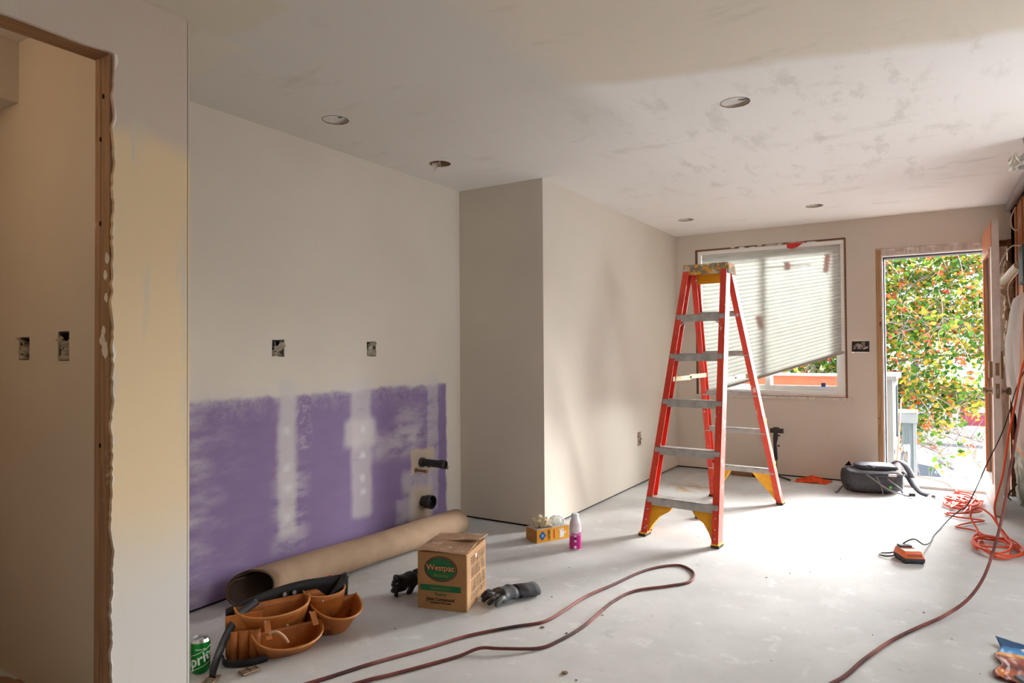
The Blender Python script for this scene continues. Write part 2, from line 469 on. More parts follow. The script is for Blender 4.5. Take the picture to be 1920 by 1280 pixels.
LIGHTS = [(-2.395, 2.245, .062), (-2.438, 3.107, .062), (-.72, 3.062, .064), (-.729, 5.618, .062), (-1.737, 5.599, .062)]
ce = holed(MB(), -4.2, 2.0, -3.7, 6.56, HC, HC+.10, lambda u, v, w: (u, v, w), [], LIGHTS).build('ceiling', 'ceiling_paint')
struct(ce, 'patched plaster ceiling with round light cut-outs', 'ceiling')
struct(MB().box((-4.4, -3.9, HC+.3), (2.1, 6.7, HC+.42)).build('ceiling_roof', 'dark_gap'), 'flat roof slab above the ceiling', 'roof')

G = .013   # gap under the wallboard
fy = lambda u, v, w: (w, u, v)     # u=y v=z w=x
fx = lambda u, v, w: (u, w, v)     # u=x v=z w=y
OUT_L = [(2.159, 2.234, 1.119, 1.206), (2.815, 2.890, 1.114, 1.202)]
struct(holed(MB(), 1.2, 3.80, G, HC, XL, XL-.10, fy, OUT_L).build('wall_left', 'purple_board'),
       'beige wall with purple wallboard and white joint compound strips below', 'wall')
struct(MB().box((-2.9, YJ, G), (XP, YJ+.10, HC)).build('wall_alcove', 'wall_paint'), 'short beige wall closing the alcove beside the jog corner', 'wall')
OUT_J = [(5.330, 5.412, .330, .447)]
struct(holed(MB(), YJ+.10, 6.54, G, HC, XP, XP-.10, fy, OUT_J).build('wall_jog', 'wall_paint'), 'beige side wall between alcove and window wall', 'wall')
WIN = (-1.887, -.588, .708, 2.102)
OUT_F = [(-.549, -.415, 1.113, 1.210)]
struct(holed(MB(), -2.2, .562, G, HC, YF, YF+.15, fx, [WIN, (-.362, .60, 0, 1.985)]+OUT_F).build('wall_far', 'wall_paint'),
       'beige end wall with the window and the open doorway', 'wall')
# dark gap strips under the wallboard
dk = MB().box((XL-.08, 1.2, 0), (XL-.012, 3.8, .03)).box((-2.9, YJ+.012, 0), (XP-.012, YJ+.08, .03)).box((XP-.08, YJ+.02, 0), (XP-.012, 6.5, .03)).box((-2.2, YF+.012, 0), (-.37, YF+.1, .03))
struct(dk.build('baseboard_gap', 'dark_gap'), 'dark open joint under the wallboard', 'joint')

# bathroom side: wall beyond the doorway, end walls
OUT_B = [(-2.735, -2.655, 1.120, 1.200), (-2.450, -2.375, 1.118, 1.215)]
struct(holed(MB(), -4.0, -2.185, 0, HC, 1.072, 1.11, fx, OUT_B).build('wall_bathroom', 'wall_paint'), 'beige wall seen through the stripped doorway', 'wall')
struct(MB().box((-2.86, 1.20, 0), (-2.10, YP, HC)).build('wall_alcove_end', 'wall_paint'), 'end wall of the alcove behind the partition', 'wall')
struct(MB().box((-3.02, -1.2, 0), (-2.90, 1.072, HC)).build('wall_bathroom_side', 'wall_paint'), 'side wall of the small room beyond the doorway', 'wall')
struct(MB().box((-3.02, -1.3, 0), (-2.18, -1.2, HC)).build('wall_bathroom_rear', 'wall_paint'), 'rear wall of the small room beyond the doorway', 'wall')
struct(MB().box((-2.90, .2, 2.04), (-2.745, 1.072, HC)).build('trim_soffit', 'wall_paint'), 'boxed soffit under the ceiling of the small room', 'soffit')

# partition: framing, then wallboard with a torn edge
HDR = 2.052
pw = MB().box((-2.18, -3.5, 0), (XP-.013, .25, HC)).box((-2.18, .25, HDR+.04), (XP-.013, 1.10, HC)).box((-2.18, 1.10, 0), (XP-.013, 1.20, HC))
wp = struct(pw.build('wall_partition', 'plaster_core'), 'stripped partition wall with the doorway', 'wall')
random.seed(3)
def jag(y0, amp, n=70, seed=0):
    random.seed(seed); out = []; d = 0
    for k in range(n+1):
        d = .65*d+random.uniform(-1, 1)*amp
        out.append((y0+d, HDR*k/n))
    return out
e1 = jag(1.062, .0034, 150, 5)

# right strip and lintel of wallboard as one sheet
lint = [(1.05, HDR+.003), (.98, HDR-.002), (.8, HDR+.002), (.5, HDR-.004), (.2, HDR+.004), (.2, HC), (1.2995, HC), (1.2995, 0)]
MB().prism(e1+lint, (XP-.0128, XP), lambda u, v, w: (w, u, v)).build('wallboard', 'daylit_partition_paint', wp)
MB().box((XP-.0128, -3.5, 0), (XP, .2, HC)).build('wallboard', 'daylit_partition_paint', wp)
e2 = [(y+.0006+max(0, .016*fbm((0, 0, z*11.), 1, 4)-.001), z) for y, z in e1]
MB().prism(e1+list(reversed(e2)), (XP-.004, XP+.0012), lambda u, v, w: (w, u, v)).build('torn_edge', 'torn_paper', wp)
MB().box((XP-.02, 1.2995, 0), (XP-.004, 1.3025, HC-.004)).build('crack', 'dark_gap', wp)
MB().box((XP-.030, 1.3025, 0), (XP-.001, 1.3085, HC-.006)).build('corner_bead', 'daylit_partition_paint', wp)
# studs of the doorway
t1 = struct(MB().box((-2.182, 1.057, 0), (-2.150, 1.10, HDR)).box((-2.149, 1.058, 0), (XP-.0135, 1.10, HDR)).build('trim_1', 'raw_stud'),
            'raw wooden door stud with nail holes and plaster smears', 'stud')
for z, x in ((1.80, -2.150), (1.54, -2.150), (.86, -2.148), (1.93, -2.135)):
    MB().ico((x, 1.0565, z), (.005, .003, .009), 1).build('nail_hole', 'dark_gap', t1)
for z, x, a in ((1.43, -2.11, .012), (1.38, -2.12, .010), (1.18, -2.135, .014), (1.15, -2.12, .016), (1.21, -2.13, .010), (1.31, -2.115, .009)):
    MB().ico((x, 1.0568, z), (a, .0016, a*1.5), 2, lambda c: 1+.5*fbm(c*2+V(z*9, 0, 0))).build('plaster_smear', 'torn_paper', t1)
struct(MB().box((-2.182, .2, HDR), (XP-.0135, 1.10, HDR+.04)).build('trim_2', 'header_wood'), 'wooden header board over the stripped doorway', 'header')

# rest of the room behind the camera (out of view)
struct(MB().box((.70, 4.3, 0), (1.9, 4.4, HC)).build('wall_return', 'wall_paint'), 'beige return wall beside the camera', 'wall')
struct(holed(MB(), -3.6, 4.3, 0, HC, 1.8, 1.9, fy, [(2.5, 4.1, .60, 2.10)]).build('wall_side', 'wall_paint'), 'beige side wall of the room behind, with an added window opening for fill light', 'wall')
struct(MB().box((-2.2, -3.6, 0), (1.9, -3.5, HC)).build('wall_back', 'wall_paint'), 'rear wall of the room', 'wall')
w2 = MB()  # unseen window, added to bring fill light into the room
for y0 in (2.5, 3.275, 4.05): w2.box((1.82, y0, .60), (1.88, y0+.05, 2.10))
w2.box((1.82, 2.5, .60), (1.88, 4.1, .65)).box((1.82, 2.5, 2.05), (1.88, 4.1, 2.10))
struct(w2.build('fill_window', 'vinyl_white'), 'unseen white framed side window added for fill light', 'window')

# ------------------------------------------------------------------ window with the cellular shade
x0, x1, z0, z1 = WIN
wn = MB()
def frame(mb, x0, x1, z0, z1, y0, y1, w):
    return mb.box((x0, y0, z0), (x0+w, y1, z1)).box((x1-w, y0, z0), (x1, y1, z1)).box((x0+w, y0, z0), (x1-w, y1, z0+w)).box((x0+w, y0, z1-w), (x1-w, y1, z1))
w1 = struct(frame(wn, x0+.014, x1-.010, z0+.03, z1-.014, YF+.012, YF+.14, .032).build('window_1', 'vinyl_white'), 'white framed sliding window in the end wall', 'window')
plain('joint_brown', (74, 58, 48), .9, var=.3)
frame(MB(), x0, x1, z0, z1, YF+.004, YF+.12, .014).build('rough_opening', 'header_wood', w1)
MB().box((x0-.006, YF-.0012, z0-.01), (x0+.004, YF+.004, z1)).box((x0, YF-.001, z1-.003), (x1, YF+.004, z1+.003)).box((x1-.002, YF-.001, z0), (x1+.003, YF+.004, z1)).build('open_joint', 'joint_brown', w1)
for k in range(9):
    random.seed(40+k); xx = x0+.35+k*.085+random.uniform(-.02, .02)
    MB().ico((xx, YF-.002, z1+random.uniform(-.012, .0)), (random.uniform(.02, .05), .004, random.uniform(.004, .009)), 2, lambda c: 1+.5*fbm(c*2+V(k, 0, 0))).build('paint_flake', 'torn_paper' if k % 3 else 'door_edge_paint', w1)
for sx0, sx1, yy in ((x0+.046, -1.215, YF+.095), (-1.275, x1-.042, YF+.065)):
    sh = frame(MB(), sx0, sx1, z0+.062, z1-.046, yy, yy+.028, .045).build('sash', 'vinyl_white', w1)
    MB().box((sx0+.04, yy+.012, z0+.1), (sx1-.04, yy+.016, z1-.09)).build('pane', 'glass', sh)
MB().bbox((x0-.01, YF-.022, z0-.012), (x1+.035, YF+.03, z0+.010), .003).build('sill', 'trim_white', w1)
MB().box((x0+.01, YF+.005, z0+.010), (x1-.01, YF+.075, z0+.032)).build('sill_board', 'white_paint', w1)
plain('red_tape', (196, 44, 44), .6); plain('sticker_blue', (40, 70, 150), .5)
MB().box((-.80, YF+.052, z0+.10), (-.765, YF+.0535, z0+.135)).build('sticker', 'sticker_blue', w1)
translucent('red_film', (214, 60, 52), .6)
bl = thing('window_shade', 'white cellular window shade hanging askew with its right side raised', 'blind', (-1.23, YF+.03, .75))
zb = lambda x: 1.114-.326*(-.608-x)
sx0, sx1, ST = x0+.052, x1-.020, 2.055
NP = 33
def shade(u, v):
    x = sx0+(sx1-sx0)*u; z = ST+(max(zb(x), .735)+.012-ST)*v
    k = round(v*NP*2); return (x, YF+.020+(.009 if k % 2 else -.009), z)
MB().grid(24, NP*2, shade).build('pleated_cloth', 'shade_cloth', bl, world=True)
MB().bbox((sx0-.004, YF+.004, ST), (sx1+.004, YF+.046, ST+.035), .004).build('head_rail', 'vinyl_white', bl, world=True)
br = [(sx0+.004, zb(sx0)+.006), (-1.70, zb(-1.70)), (sx1, zb(sx1))]
MB().ring([(sx0+.006, YF+.02, max(zb(sx0), .735)+.005), (-1.78, YF+.02, max(zb(-1.78), .735)), (-1.2, YF+.02, zb(-1.2)), (sx1, YF+.02, zb(sx1))], 1, 4, flat=(.013, .011)).build('bottom_rail', 'metal_grey', bl, world=True)
# red tags stuck behind the shade and on the frame
for (xa, za, w, h, a) in ((-1.06, 1.90, .05, .075, 0), (-1.305, 1.40, .045, .12, -.25), (-.735, 1.90, .04, .16, .12)):
    tg = MB().box((xa-w/2, YF+.033, za-h/2), (xa+w/2, YF+.0345, za+h/2), (0, a, 0)).build('red_tag', 'red_film')
    tag(tg, {-1.06: 'small red tape square with a bar behind the shade', -1.305: 'tilted red tape strip behind the middle of the shade', -.735: 'long faint red tape strip behind the upper right of the shade'}[xa], 'tape')
MB().box((-1.26, YF+.034, 1.895), (-.86, YF+.036, 1.905)).build('rod', 'metal_grey', bl, world=True)
tp = MB().grid(6, 4, lambda u, v: (-1.06+.14*u-.05*v*u, YF-.008-.012*math.sin(u*5)*v, 2.095-.055*v*(1-.6*abs(u-.45)))).build('red_tape_scrap', 'red_tape', solid=.002)
tag(tp, 'crumpled red tape scrap stuck on the top edge of the window', 'tape')

# ------------------------------------------------------------------ door opening and door leaf
tj = struct(MB().box((-.362, YF+.002, 0), (-.322, YF+.10, 1.985)).build('trim_3', 'jamb_wood'), 'rough split wooden door jamb with old nail scars', 'jamb')
struct(MB().box((-.322, YF+.002, 1.930), (.46, YF+.10, 1.985)).build('trim_4', 'trim_white'), 'white painted head jamb with torn plaster edge', 'jamb')
for k in range(10):
    random.seed(70+k)
    MB().ico((-.33+k*.075, YF-.001, 1.972+random.uniform(-.01, .012)), (random.uniform(.02, .045), .004, random.uniform(.006, .013)), 2, lambda c: 1+.5*fbm(c*2+V(k, 3, 0))).build('plaster_flake', 'torn_paper' if k % 2 else 'plaster_core', tj)
struct(MB().box((-.322, YF+.004, 0), (-.310, YF+.14, 1.93)).box((-.31, YF+.004, 1.918), (.46, YF+.14, 1.930)).build('trim_5', 'white_paint'), 'white strip of the door stop', 'door stop')
struct(MB().box((-.310, YF+.06, 0), (-.298, YF+.15, 1.918)).box((-.31, YF+.06, 1.904), (.46, YF+.15, 1.918)).build('trim_6', plain('gasket', (84, 82, 92), .6)), 'dark grey weatherstrip in the door frame', 'weatherstrip')
struct(MB().box((.46, YF+.01, 0), (.486, YF+.14, 1.985)).build('trim_7', 'trim_white'), 'hinge side door jamb', 'jamb')
struct(MB().box((.486, YF+.002, 0), (.532, YF+.05, 1.93)).build('trim_8', 'trim_white'), 'worn white board beside the hinge jamb', 'board')
struct(MB().box((.540, YF+.02, 0), (.566, YF+.10, 2.0)).box((.486, YF+.06, 1.93), (.562, YF+.12, 1.985)).build('trim_9', 'header_wood'), 'dark bare stud in the corner beside the door', 'stud')
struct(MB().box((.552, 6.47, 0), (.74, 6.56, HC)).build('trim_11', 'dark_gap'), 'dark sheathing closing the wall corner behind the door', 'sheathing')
struct(MB().box((-.36, YF-.01, -.02), (.47, 6.62, .022)).build('trim_10', 'white_paint'), 'worn white door threshold', 'threshold')

DX0, DX1, DY0, DY1, DZ1 = .380, .421, 5.550, 6.372, 2.010
d1 = struct(MB().box((DX0, DY0, .008), (DX1, DY0+.115, DZ1)).box((DX0, DY1-.115, .008), (DX1, DY1, DZ1)).box((DX0, DY0+.115, .008), (DX1, DY1-.115, .20)).box((DX0, DY0+.115, 1.83), (DX1, DY1-.115, DZ1)).build('door_1', 'door_edge_paint'),
            'open glazed wooden door with painted white edge and brass lock', 'door')
# stained outer face: rails, stiles and glazing stops
for nm, lo, hi in (('top_rail', (DX0-.004, DY0, 1.83), (DX0, DY1, DZ1)), ('stile', (DX0-.003, DY1-.115, .20), (DX0, DY1, 1.83)), ):
    MB().box(lo, hi).build(nm, 'door_stain', d1)
MB().box((DX0-.003, DY0, .008), (DX0, DY1, .20)).build('bottom_rail', 'white_paint', d1)
MB().box((DX0-.003, DY0, .20), (DX0, DY0+.115, 1.83)).build('stile', 'white_paint', d1)
for lo, hi in (((DX0-.008, DY1-.131, .20), (DX0+.01, DY1-.115, 1.83)), ((DX0-.008, DY0+.115, .20), (DX0+.01, DY0+.131, 1.83)), ((DX0-.008, DY0+.115, 1.812), (DX0+.01, DY1-.115, 1.83))):
    MB().box(lo, hi).build('glazing_stop', 'door_stain', d1)
MB().box((DX0+.018, DY0+.115, .20), (DX0+.024, DY1-.115, 1.83)).build('glass_pane', 'glass', d1)
MB().box((DX0+.010, DY0-.0025, .955), (DX0+.032, DY0, 1.04)).build('lock_plate', 'brass', d1)
MB().box((DX0+.010, DY0-.0025, .80), (DX0+.032, DY0, .90)).build('lock_plate', 'brass', d1)
MB().box((DX0+.014, DY0-.006, .835), (DX0+.026, DY0, .865)).build('latch_bolt', 'metal_grey', d1)
for sx, s in ((DX0, -1), (DX1, 1)):
    MB().lathe([(.026, 0), (.026, s*.006), (.012, s*.008), (.011, s*.030), (.024, s*.036), (.029, s*.046), (.024, s*.058), (.008, s*.061)], (sx, DY0+.065, .848), 18, 'x').build('knob', 'brass', d1, True)
    MB().lathe([(.030, 0), (.030, s*.007), (.018, s*.012), (.016, s*.020), (.004, s*.021)], (sx, DY0+.065, .995), 18, 'x').build('deadbolt', 'brass', d1, True)
MB().box((DX0-.022, DY0+.03, .94), (DX0, DY0+.10, 1.05)).build('rim_lock', 'brass', d1)
MB().box((DX1, DY0+.02, .93), (DX1+.014, DY0+.10, 1.12)).build('strike_plate', 'brass', d1)

# ------------------------------------------------------------------ right wall: boards, stem wall, loose services
wr = struct(MB().box((.62, 4.40, 0), (.72, 6.56, HC)).build('wall_right', 'dark_gap'), 'opened right wall with bare wooden boards and concrete base', 'wall')
yy = 4.42
for k in range(16):
    wdt = .118
    MB().box((.574+.004*((k*7) % 3), yy, .44), (.62, yy+wdt-.004, HC-.055)).build('board', 'sheathing', wr); yy += wdt
def conc_face(u, v):
    y = 4.40+2.15*u; z = .43*v
    return (.556+.018*fbm((y, z, 0), 9, 4)+.012*(1-v), y, z)
plain('rough_concrete', (158, 150, 138), .9, var=.25, scale=22, bump=.8)
MB().grid(90, 26, conc_face).build('stem_wall', 'rough_concrete', wr, True)
MB().box((.60, 4.4, 0), (.66, 6.55, .43)).build('stem_core', 'rough_concrete', wr)
MB().box((.545, 4.4, .40), (.62, 6.36, .44)).build('sill_plate', 'sheathing', wr)
cd = MB().ring([(.545, 4.4, 2.215), (.545, 6.36, 2.215)], .026, 14).build('conduit', plain('conduit_grey', (150, 152, 152), .45, .5), None, True)
tag(cd, 'grey metal conduit along the top of the right wall', 'conduit')
pv = thing('drain_pipe', 'off white plastic pipe slanting out of the opened right wall', 'pipe', (.53, 6.1, 1.66))
MB().cyl((.484, 6.22, 1.628), (.566, 5.98, 1.735), .031, None, 18).build('pipe', plain('pvc', (214, 200, 180), .45), pv, True, True)
MB().cyl((.478, 6.237, 1.620), (.490, 6.203, 1.636), .036, None, 18).build('collar', 'pvc', pv, True, True)
plain('foam', (176, 152, 122), .9, var=.25, scale=30, bump=.9)
fo = thing('insulation', 'lumpy tan insulation stuffed beside the bare corner stud', 'insulation', (.55, 6.33, 1.1))
random.seed(9)
for k in range(9):
    z = 1.05+k*.088
    MB().ico((.532+random.uniform(-.008, .008), 6.345, z), (.027+(.02 if k in (6, 7) else 0), .03, .06), 3, lambda c: 1+.35*fbm(c*1.6+V(k*3, 0, 0), 1, 4)).build('tuft', 'foam', fo, True, True)
for pts, nm, lb in (([(.57, 5.86, 1.86), (.532, 5.95, 1.875), (.505, 6.05, 1.85), (.474, 6.15, 1.77), (.458, 6.19, 1.70), (.448, 6.17, 1.63), (.458, 6.13, 1.57), (.475, 6.12, 1.54)], 'cable', 'grey looped cable over the slanting plastic pipe'),
                    ([(.572, 5.9, 1.70), (.545, 6.0, 1.66), (.515, 6.1, 1.60), (.520, 6.14, 1.50), (.535, 6.14, 1.40), (.525, 6.16, 1.28), (.508, 6.18, 1.22)], 'cable', 'pale thin cable hanging below the slanting plastic pipe'),
                    ([(.556, 6.0, 2.16), (.535, 6.05, 2.10), (.536, 6.05, 2.03), (.553, 6.02, 1.995), (.567, 5.96, 2.0), (.572, 5.9, 2.08)], 'cable', 'white wire loop near the ceiling in front of the wooden boards')):
    tag(MB().ring(catmull(pts, 8), .0045, 8).build(nm, 'wire_white', None, True), lb, 'cable')
gb = thing('junction_box', 'dark green metal box mounted on the boards above the plastic sheet', 'box', (.56, 5.60, 1.57))
MB().bbox((.545, 5.46, 1.57), (.574, 5.70, 1.83), .005).build('box_body', plain('dark_green', (46, 60, 58), .5), gb, False, True)
MB().box((.541, 5.47, 1.58), (.545, 5.69, 1.82)).build('cover', 'dark_green', gb, False, True)
def sheet(u, v):
    y = 5.2+.80*u; z = 1.50-1.06*v
    bul = math.sin(min(1, v*1.25)*PI)**.8*.085*(.55+.45*math.sin(u*7+1.2*v))+.012*fbm((y*4, z*3, 0), 1.6, 3)
    return (.534-bul*.72, y-.06*v*(u-.4), z)
ps = MB().grid(44, 44, sheet).build('plastic_sheet', 'plastic_film', None, True)
tag(ps, 'white translucent plastic sheet draped against the right wall', 'sheet')
rb = MB().ring(catmull([(.52, 6.22, .0), (.50, 6.21, .03), (.535, 6.20, .10), (.552, 6.2, .13)], 5), .006, 6).build('bent_bar', plain('rust', (92, 66, 48), .8), None, True)
tag(rb, 'short bent rusty bar at the foot of the concrete base', 'bar')

# ------------------------------------------------------------------ lamp of the small room beyond the doorway
bla = thing('ceiling_lamp', 'round opal ceiling lamp in the small room beyond the doorway', 'lamp', (-2.55, .05, HC-.10))
MB().lathe([(.02, .10), (.09, .09), (.11, .05), (.10, .01), (.05, 0)], (0, 0, 0), 20).build('globe', translucent('opal', (244, 236, 220), .7), bla, True)
ld = bpy.data.lights.new('lamp_light', 'POINT'); ld.energy = 3.2; ld.color = (1, .70, .42); ld.shadow_soft_size = .08
lo = bpy.data.objects.new('lamp_light', ld); COL.objects.link(lo); lo.parent = bla; lo.location = (0, 0, -.10)

# ------------------------------------------------------------------ electrical boxes
plain('box_steel', (92, 88, 84), .5, .3, var=.2)
def elec_box(name, label, f, u0, u1, v0, v1, depth=.05, seed=0, wide=False):
    """metal box set in a wall hole: f(u, v, w) with w = depth behind the wall face"""
    c = f((u0+u1)/2, v0, depth/2); o = thing(name, label, 'electrical box', c, group='open electrical boxes in the walls')
    a = .002; mb = MB(); u0 += a; u1 -= a; v0 += a; v1 -= a
    for lo, hi in (((u0, v0, depth), (u1, v1, depth+.002)), ((u0, v0, .004), (u0+.0025, v1, depth)), ((u1-.0025, v0, .004), (u1, v1, depth)), ((u0, v0, .004), (u1, v0+.0025, depth)), ((u0, v1-.0025, .004), (u1, v1, depth))):
        vs = [f(x, y, z) for x in (lo[0], hi[0]) for y in (lo[1], hi[1]) for z in (lo[2], hi[2])]
        mb.add(vs, [(0, 1, 3, 2), (4, 6, 7, 5), (0, 4, 5, 1), (2, 3, 7, 6), (0, 2, 6, 4), (1, 5, 7, 3)])
    mb.build('metal_box', 'box_steel', o, False, True)
    random.seed(seed)
    W, Hh = u1-u0, v1-v0
    def paper(s, t):
        u = u0+W*(.08+.84*s); v = v0+Hh*(.02+.80*t*(1-.25*math.sin(s*3+seed)))
        w = .012+.040*fbm((s*2.4+seed, t*2.6, seed), 1.4, 3)-.010*t
        return f(u, v, max(-.018, w))
    if not wide:
        MB().grid(7, 8, paper).build('crumpled_paper', 'crumpled_paper', o, False, True)
    n = 3 if not wide else 6
    for k in range(n):
        p = []
        for q in range(6):
            p.append(f(u0+W*(.15+.7*((k+.5)/n)+.0)+random.uniform(-.3, .3)*W*.5, v0+Hh*random.uniform(.18, .9), .035-.006*q+random.uniform(-.008, .004)))
        MB().ring(catmull(p, 4), .0022, 6).build('wire', 'wire_white' if k % 2 or wide else 'black_plastic', o, True, True)
    return o
FL = lambda u, v, w: (XL-w, u, v); FJ = lambda u, v, w: (XP-w, u, v); FF = lambda u, v, w: (u, YF+w, v); FB = lambda u, v, w: (u, 1.072+w, v)
elec_box('outlet_box', 'open outlet box stuffed with paper on the alcove wall, above the joint compound strip', FL, *OUT_L[0], seed=1)
elec_box('outlet_box', 'open outlet box on the alcove wall, the one closer to the pipe stubs', FL, *OUT_L[1], seed=2)
elec_box('outlet_box', 'open outlet box low on the side wall behind the ladder', FJ, *OUT_J[0], seed=3)
elec_box('switch_box', 'wide open switch box with white wires between window and door', FF, *OUT_F[0], seed=4, wide=True)
elec_box('outlet_box', 'paper stuffed outlet box farther from the door stud, beyond the doorway', FB, *OUT_B[0], seed=5)
elec_box('outlet_box', 'paper stuffed outlet box next to the door stud, beyond the doorway', FB, *OUT_B[1], seed=6)

# ------------------------------------------------------------------ ceiling light cut-outs
LL = ['round ceiling cut-out above the alcove with a white blanking plate', 'round ceiling cut-out with torn paper hanging, near the jog corner',
      'round ceiling cut-out in the middle of the primed ceiling', 'round ceiling cut-out near the window wall, towards the door', 'round ceiling cut-out near the window wall, towards the side wall']
for k, (lx, ly, r) in enumerate(LIGHTS):
    o = thing('light_cutout', LL[k], 'ceiling light', (lx, ly, HC), group='recessed light cut-outs in the ceiling')
    MB().lathe([(r-.001, .090), (r-.001, .002), (r-.003, .002), (r-.003, .090)], (0, 0, 0), 32).build('rim', 'plaster_core' if k != 1 else 'header_wood', o, True)
    MB().ring([(r*math.cos(2*PI*q/40), r*math.sin(2*PI*q/40), 0) for q in range(41)], [.0012+.0012*abs(fbm((q*.3, k, 0), 1, 2)) for q in range(41)], 6, cap=False).build('cut_edge', 'joint_brown', o)
    tl = Matrix.Translation((0, 0, -.014 if k != 1 else .03)) @ Euler((.07, -.09, 0)).to_matrix().to_4x4()
    MB().lathe([(.001, .026), (r*.93, .026), (r*.93, .022), (.001, .022)], (0, 0, 0), 32).xf(tl).build('blanking_plate', 'blanking_white', o, True)
    MB().ring([(r*.1, 0, .012), (r*.5, .004, .006), (r*.9, -.01, .004)], .002, 6).build('wire', 'black_plastic', o, True)
    if k in (1, 3):
        MB().grid(6, 6, lambda u, v: (r*(-.75+1.2*u), r*(-.3+.25*math.sin(4*u)), .01-(.060 if k == 1 else .02)*v*(.6+.4*math.sin(u*6+1)))).build('torn_paper', 'torn_paper', o)
jb = thing('ceiling_junction_box', 'grey junction box with torn paper hanging from the ceiling by the right wall', 'electrical box', (.455, 4.42, HC))
MB().bbox((-.025, -.03, -.16), (.03, .03, -.10), .003).build('metal_box', 'galv', jb)
MB().ring([(0, 0, 0), (.01, 0, -.05), (0, 0, -.11)], .012, 8).build('stem', 'galv', jb, True)
for s in (0, 1, 2):
    MB().grid(8, 8, lambda u, v: (-.075+.12*u+.02*s, -.03+.03*s+.02*fbm((u*3, v*3, s), 1, 3), -.175+.10*v*(.6+.5*fbm((u*3+5, s, 1), 1, 2))+.05*u+.02*s*u)).build('torn_paper', 'crumpled_paper', jb)

# ------------------------------------------------------------------ pipe stubs on the purple wall
p1 = thing('pipe_stub', 'long capped black waste pipe stub sticking out of the purple wall', 'pipe', (XL, 3.30, .435))
MB().cyl((-.01, 0, 0), (.17, .0, .0), .024, None, 20).build('pipe', 'abs_pipe', p1, True)
MB().lathe([(.030, -.004), (.030, .016), (.026, .018)], (0, 0, 0), 20, 'x').build('hub', 'abs_pipe', p1, True)
MB().lathe([(.028, .160), (.0285, .190), (.022, .192), (.021, .180), (.004, .180)], (0, 0, 0), 20, 'x').build('cap', 'abs_pipe', p1, True)
p2 = thing('pipe_stub', 'short open black drain fitting low on the purple wall', 'pipe', (XL, 3.315, .185))
MB().lathe([(.034, -.005), (.034, .030), (.042, .032), (.044, .075), (.039, .077), (.036, .040), (.004, .038)], (0, 0, 0), 22, 'x').build('fitting', 'abs_pipe', p2, True)
MB().box((.040, -.03, -.006), (.05, .03, .006)).box((.040, -.006, -.03), (.05, .006, .03)).build('cross_plug', 'abs_pipe', p2)
for k, (y, z, l, lb) in enumerate(((3.245, .392, .085, 'short copper water pipe stub below the long black pipe stub'), (3.372, .402, .15, 'long copper water pipe stub beside the black pipe stub'))):
    c = thing('water_pipe_stub', lb, 'pipe', (XL, y, z))
    MB().cyl((-.005, 0, 0), (l, 0, 0), .008, None, 12).build('pipe', 'copper', c, True)
    MB().lathe([(.0105, l-.012), (.011, l+.004), (.004, l+.006)], (0, 0, 0), 12, 'x').build('cap', 'copper', c, True)
    MB().lathe([(.016, -.002), (.016, .002), (.009, .003)], (0, 0, 0), 14, 'x').build('flange', 'copper', c, True)

# ------------------------------------------------------------------ stepladder
def ladder_red():
    t = NT('ladder_red', .45)
    o = t.ramp(t.noise(5, 5), [(.3, srgb(196, 48, 30)), (.7, srgb(222, 70, 44))])
    o = t.mix(t.step(t.noise(26, 7, .7, t.mapping((1, 1, .35))), .62, .66), o, srgb(224, 206, 196))
    o = t.mix(t.step(t.noise(17, 6, .7, t.mapping((1, 1, .4), loc=(3, 1, 2))), .66, .70), o, srgb(98, 84, 66))
    t.col(o); MATS['ladder_red'] = t.m
ladder_red()
def ladder_web_sunlit():
    t = NT('ladder_web_sunlit', .5); s0 = t.sep()
    o = t.ramp(t.noise(5, 5), [(.3, srgb(212, 70, 52)), (.7, srgb(226, 96, 76))])
    up = t.step(s0[2], .75, 1.15)
    o = t.mix(t.math('MULTIPLY', up, t.step(t.noise(8, 6, .65, t.mapping((1, 1, .5))), .36, .52)), o, srgb(214, 200, 206))  # sunlight on the upper web put into its colour as pale lavender
    o = t.mix(t.step(t.noise(22, 7, .7, t.mapping((1, 1, .35))), .60, .65), o, srgb(232, 214, 206))
    t.col(o); MATS['ladder_web_sunlit'] = t.m
ladder_web_sunlit()
def cap_mat():
    t = NT('ladder_cap', .6); n = t.noise(24, 6, .65); n2 = t.noise(13, 5, .6, t.mapping(loc=(4, 2, 1)))
    o = t.mix(t.step(n, .44, .52), srgb(222, 152, 34), srgb(128, 116, 96))
    o = t.mix(t.step(n2, .50, .60), o, srgb(196, 186, 168)); o = t.mix(t.step(t.noise(34, 6, .7), .62, .66), o, srgb(84, 80, 52))
    t.col(o); MATS['ladder_cap'] = t.m
cap_mat()
plain('alu_step', (174, 172, 168), .5, .35, var=.22, scale=20, alt=((84, 80, 74), .66, 1.2))
plain('ladder_yellow', (232, 164, 24), .5, var=.12, scale=24, alt=((150, 92, 40), .70, .6))
plain('rubber', (52, 46, 36), .8)
LAD = thing('stepladder', 'red fibreglass stepladder with paint spattered yellow top and grey steps', 'ladder', (-1.231, 4.469, 0), -.068)
FB_, FT_ = (.226, -.556), (.132, -.061); RB_, RT_ = (.251, .761), (.123, .061); HL = 1.645
def lrp(a, b, z): k = z/HL; return (a[0]+(b[0]-a[0])*k, a[1]+(b[1]-a[1])*k)
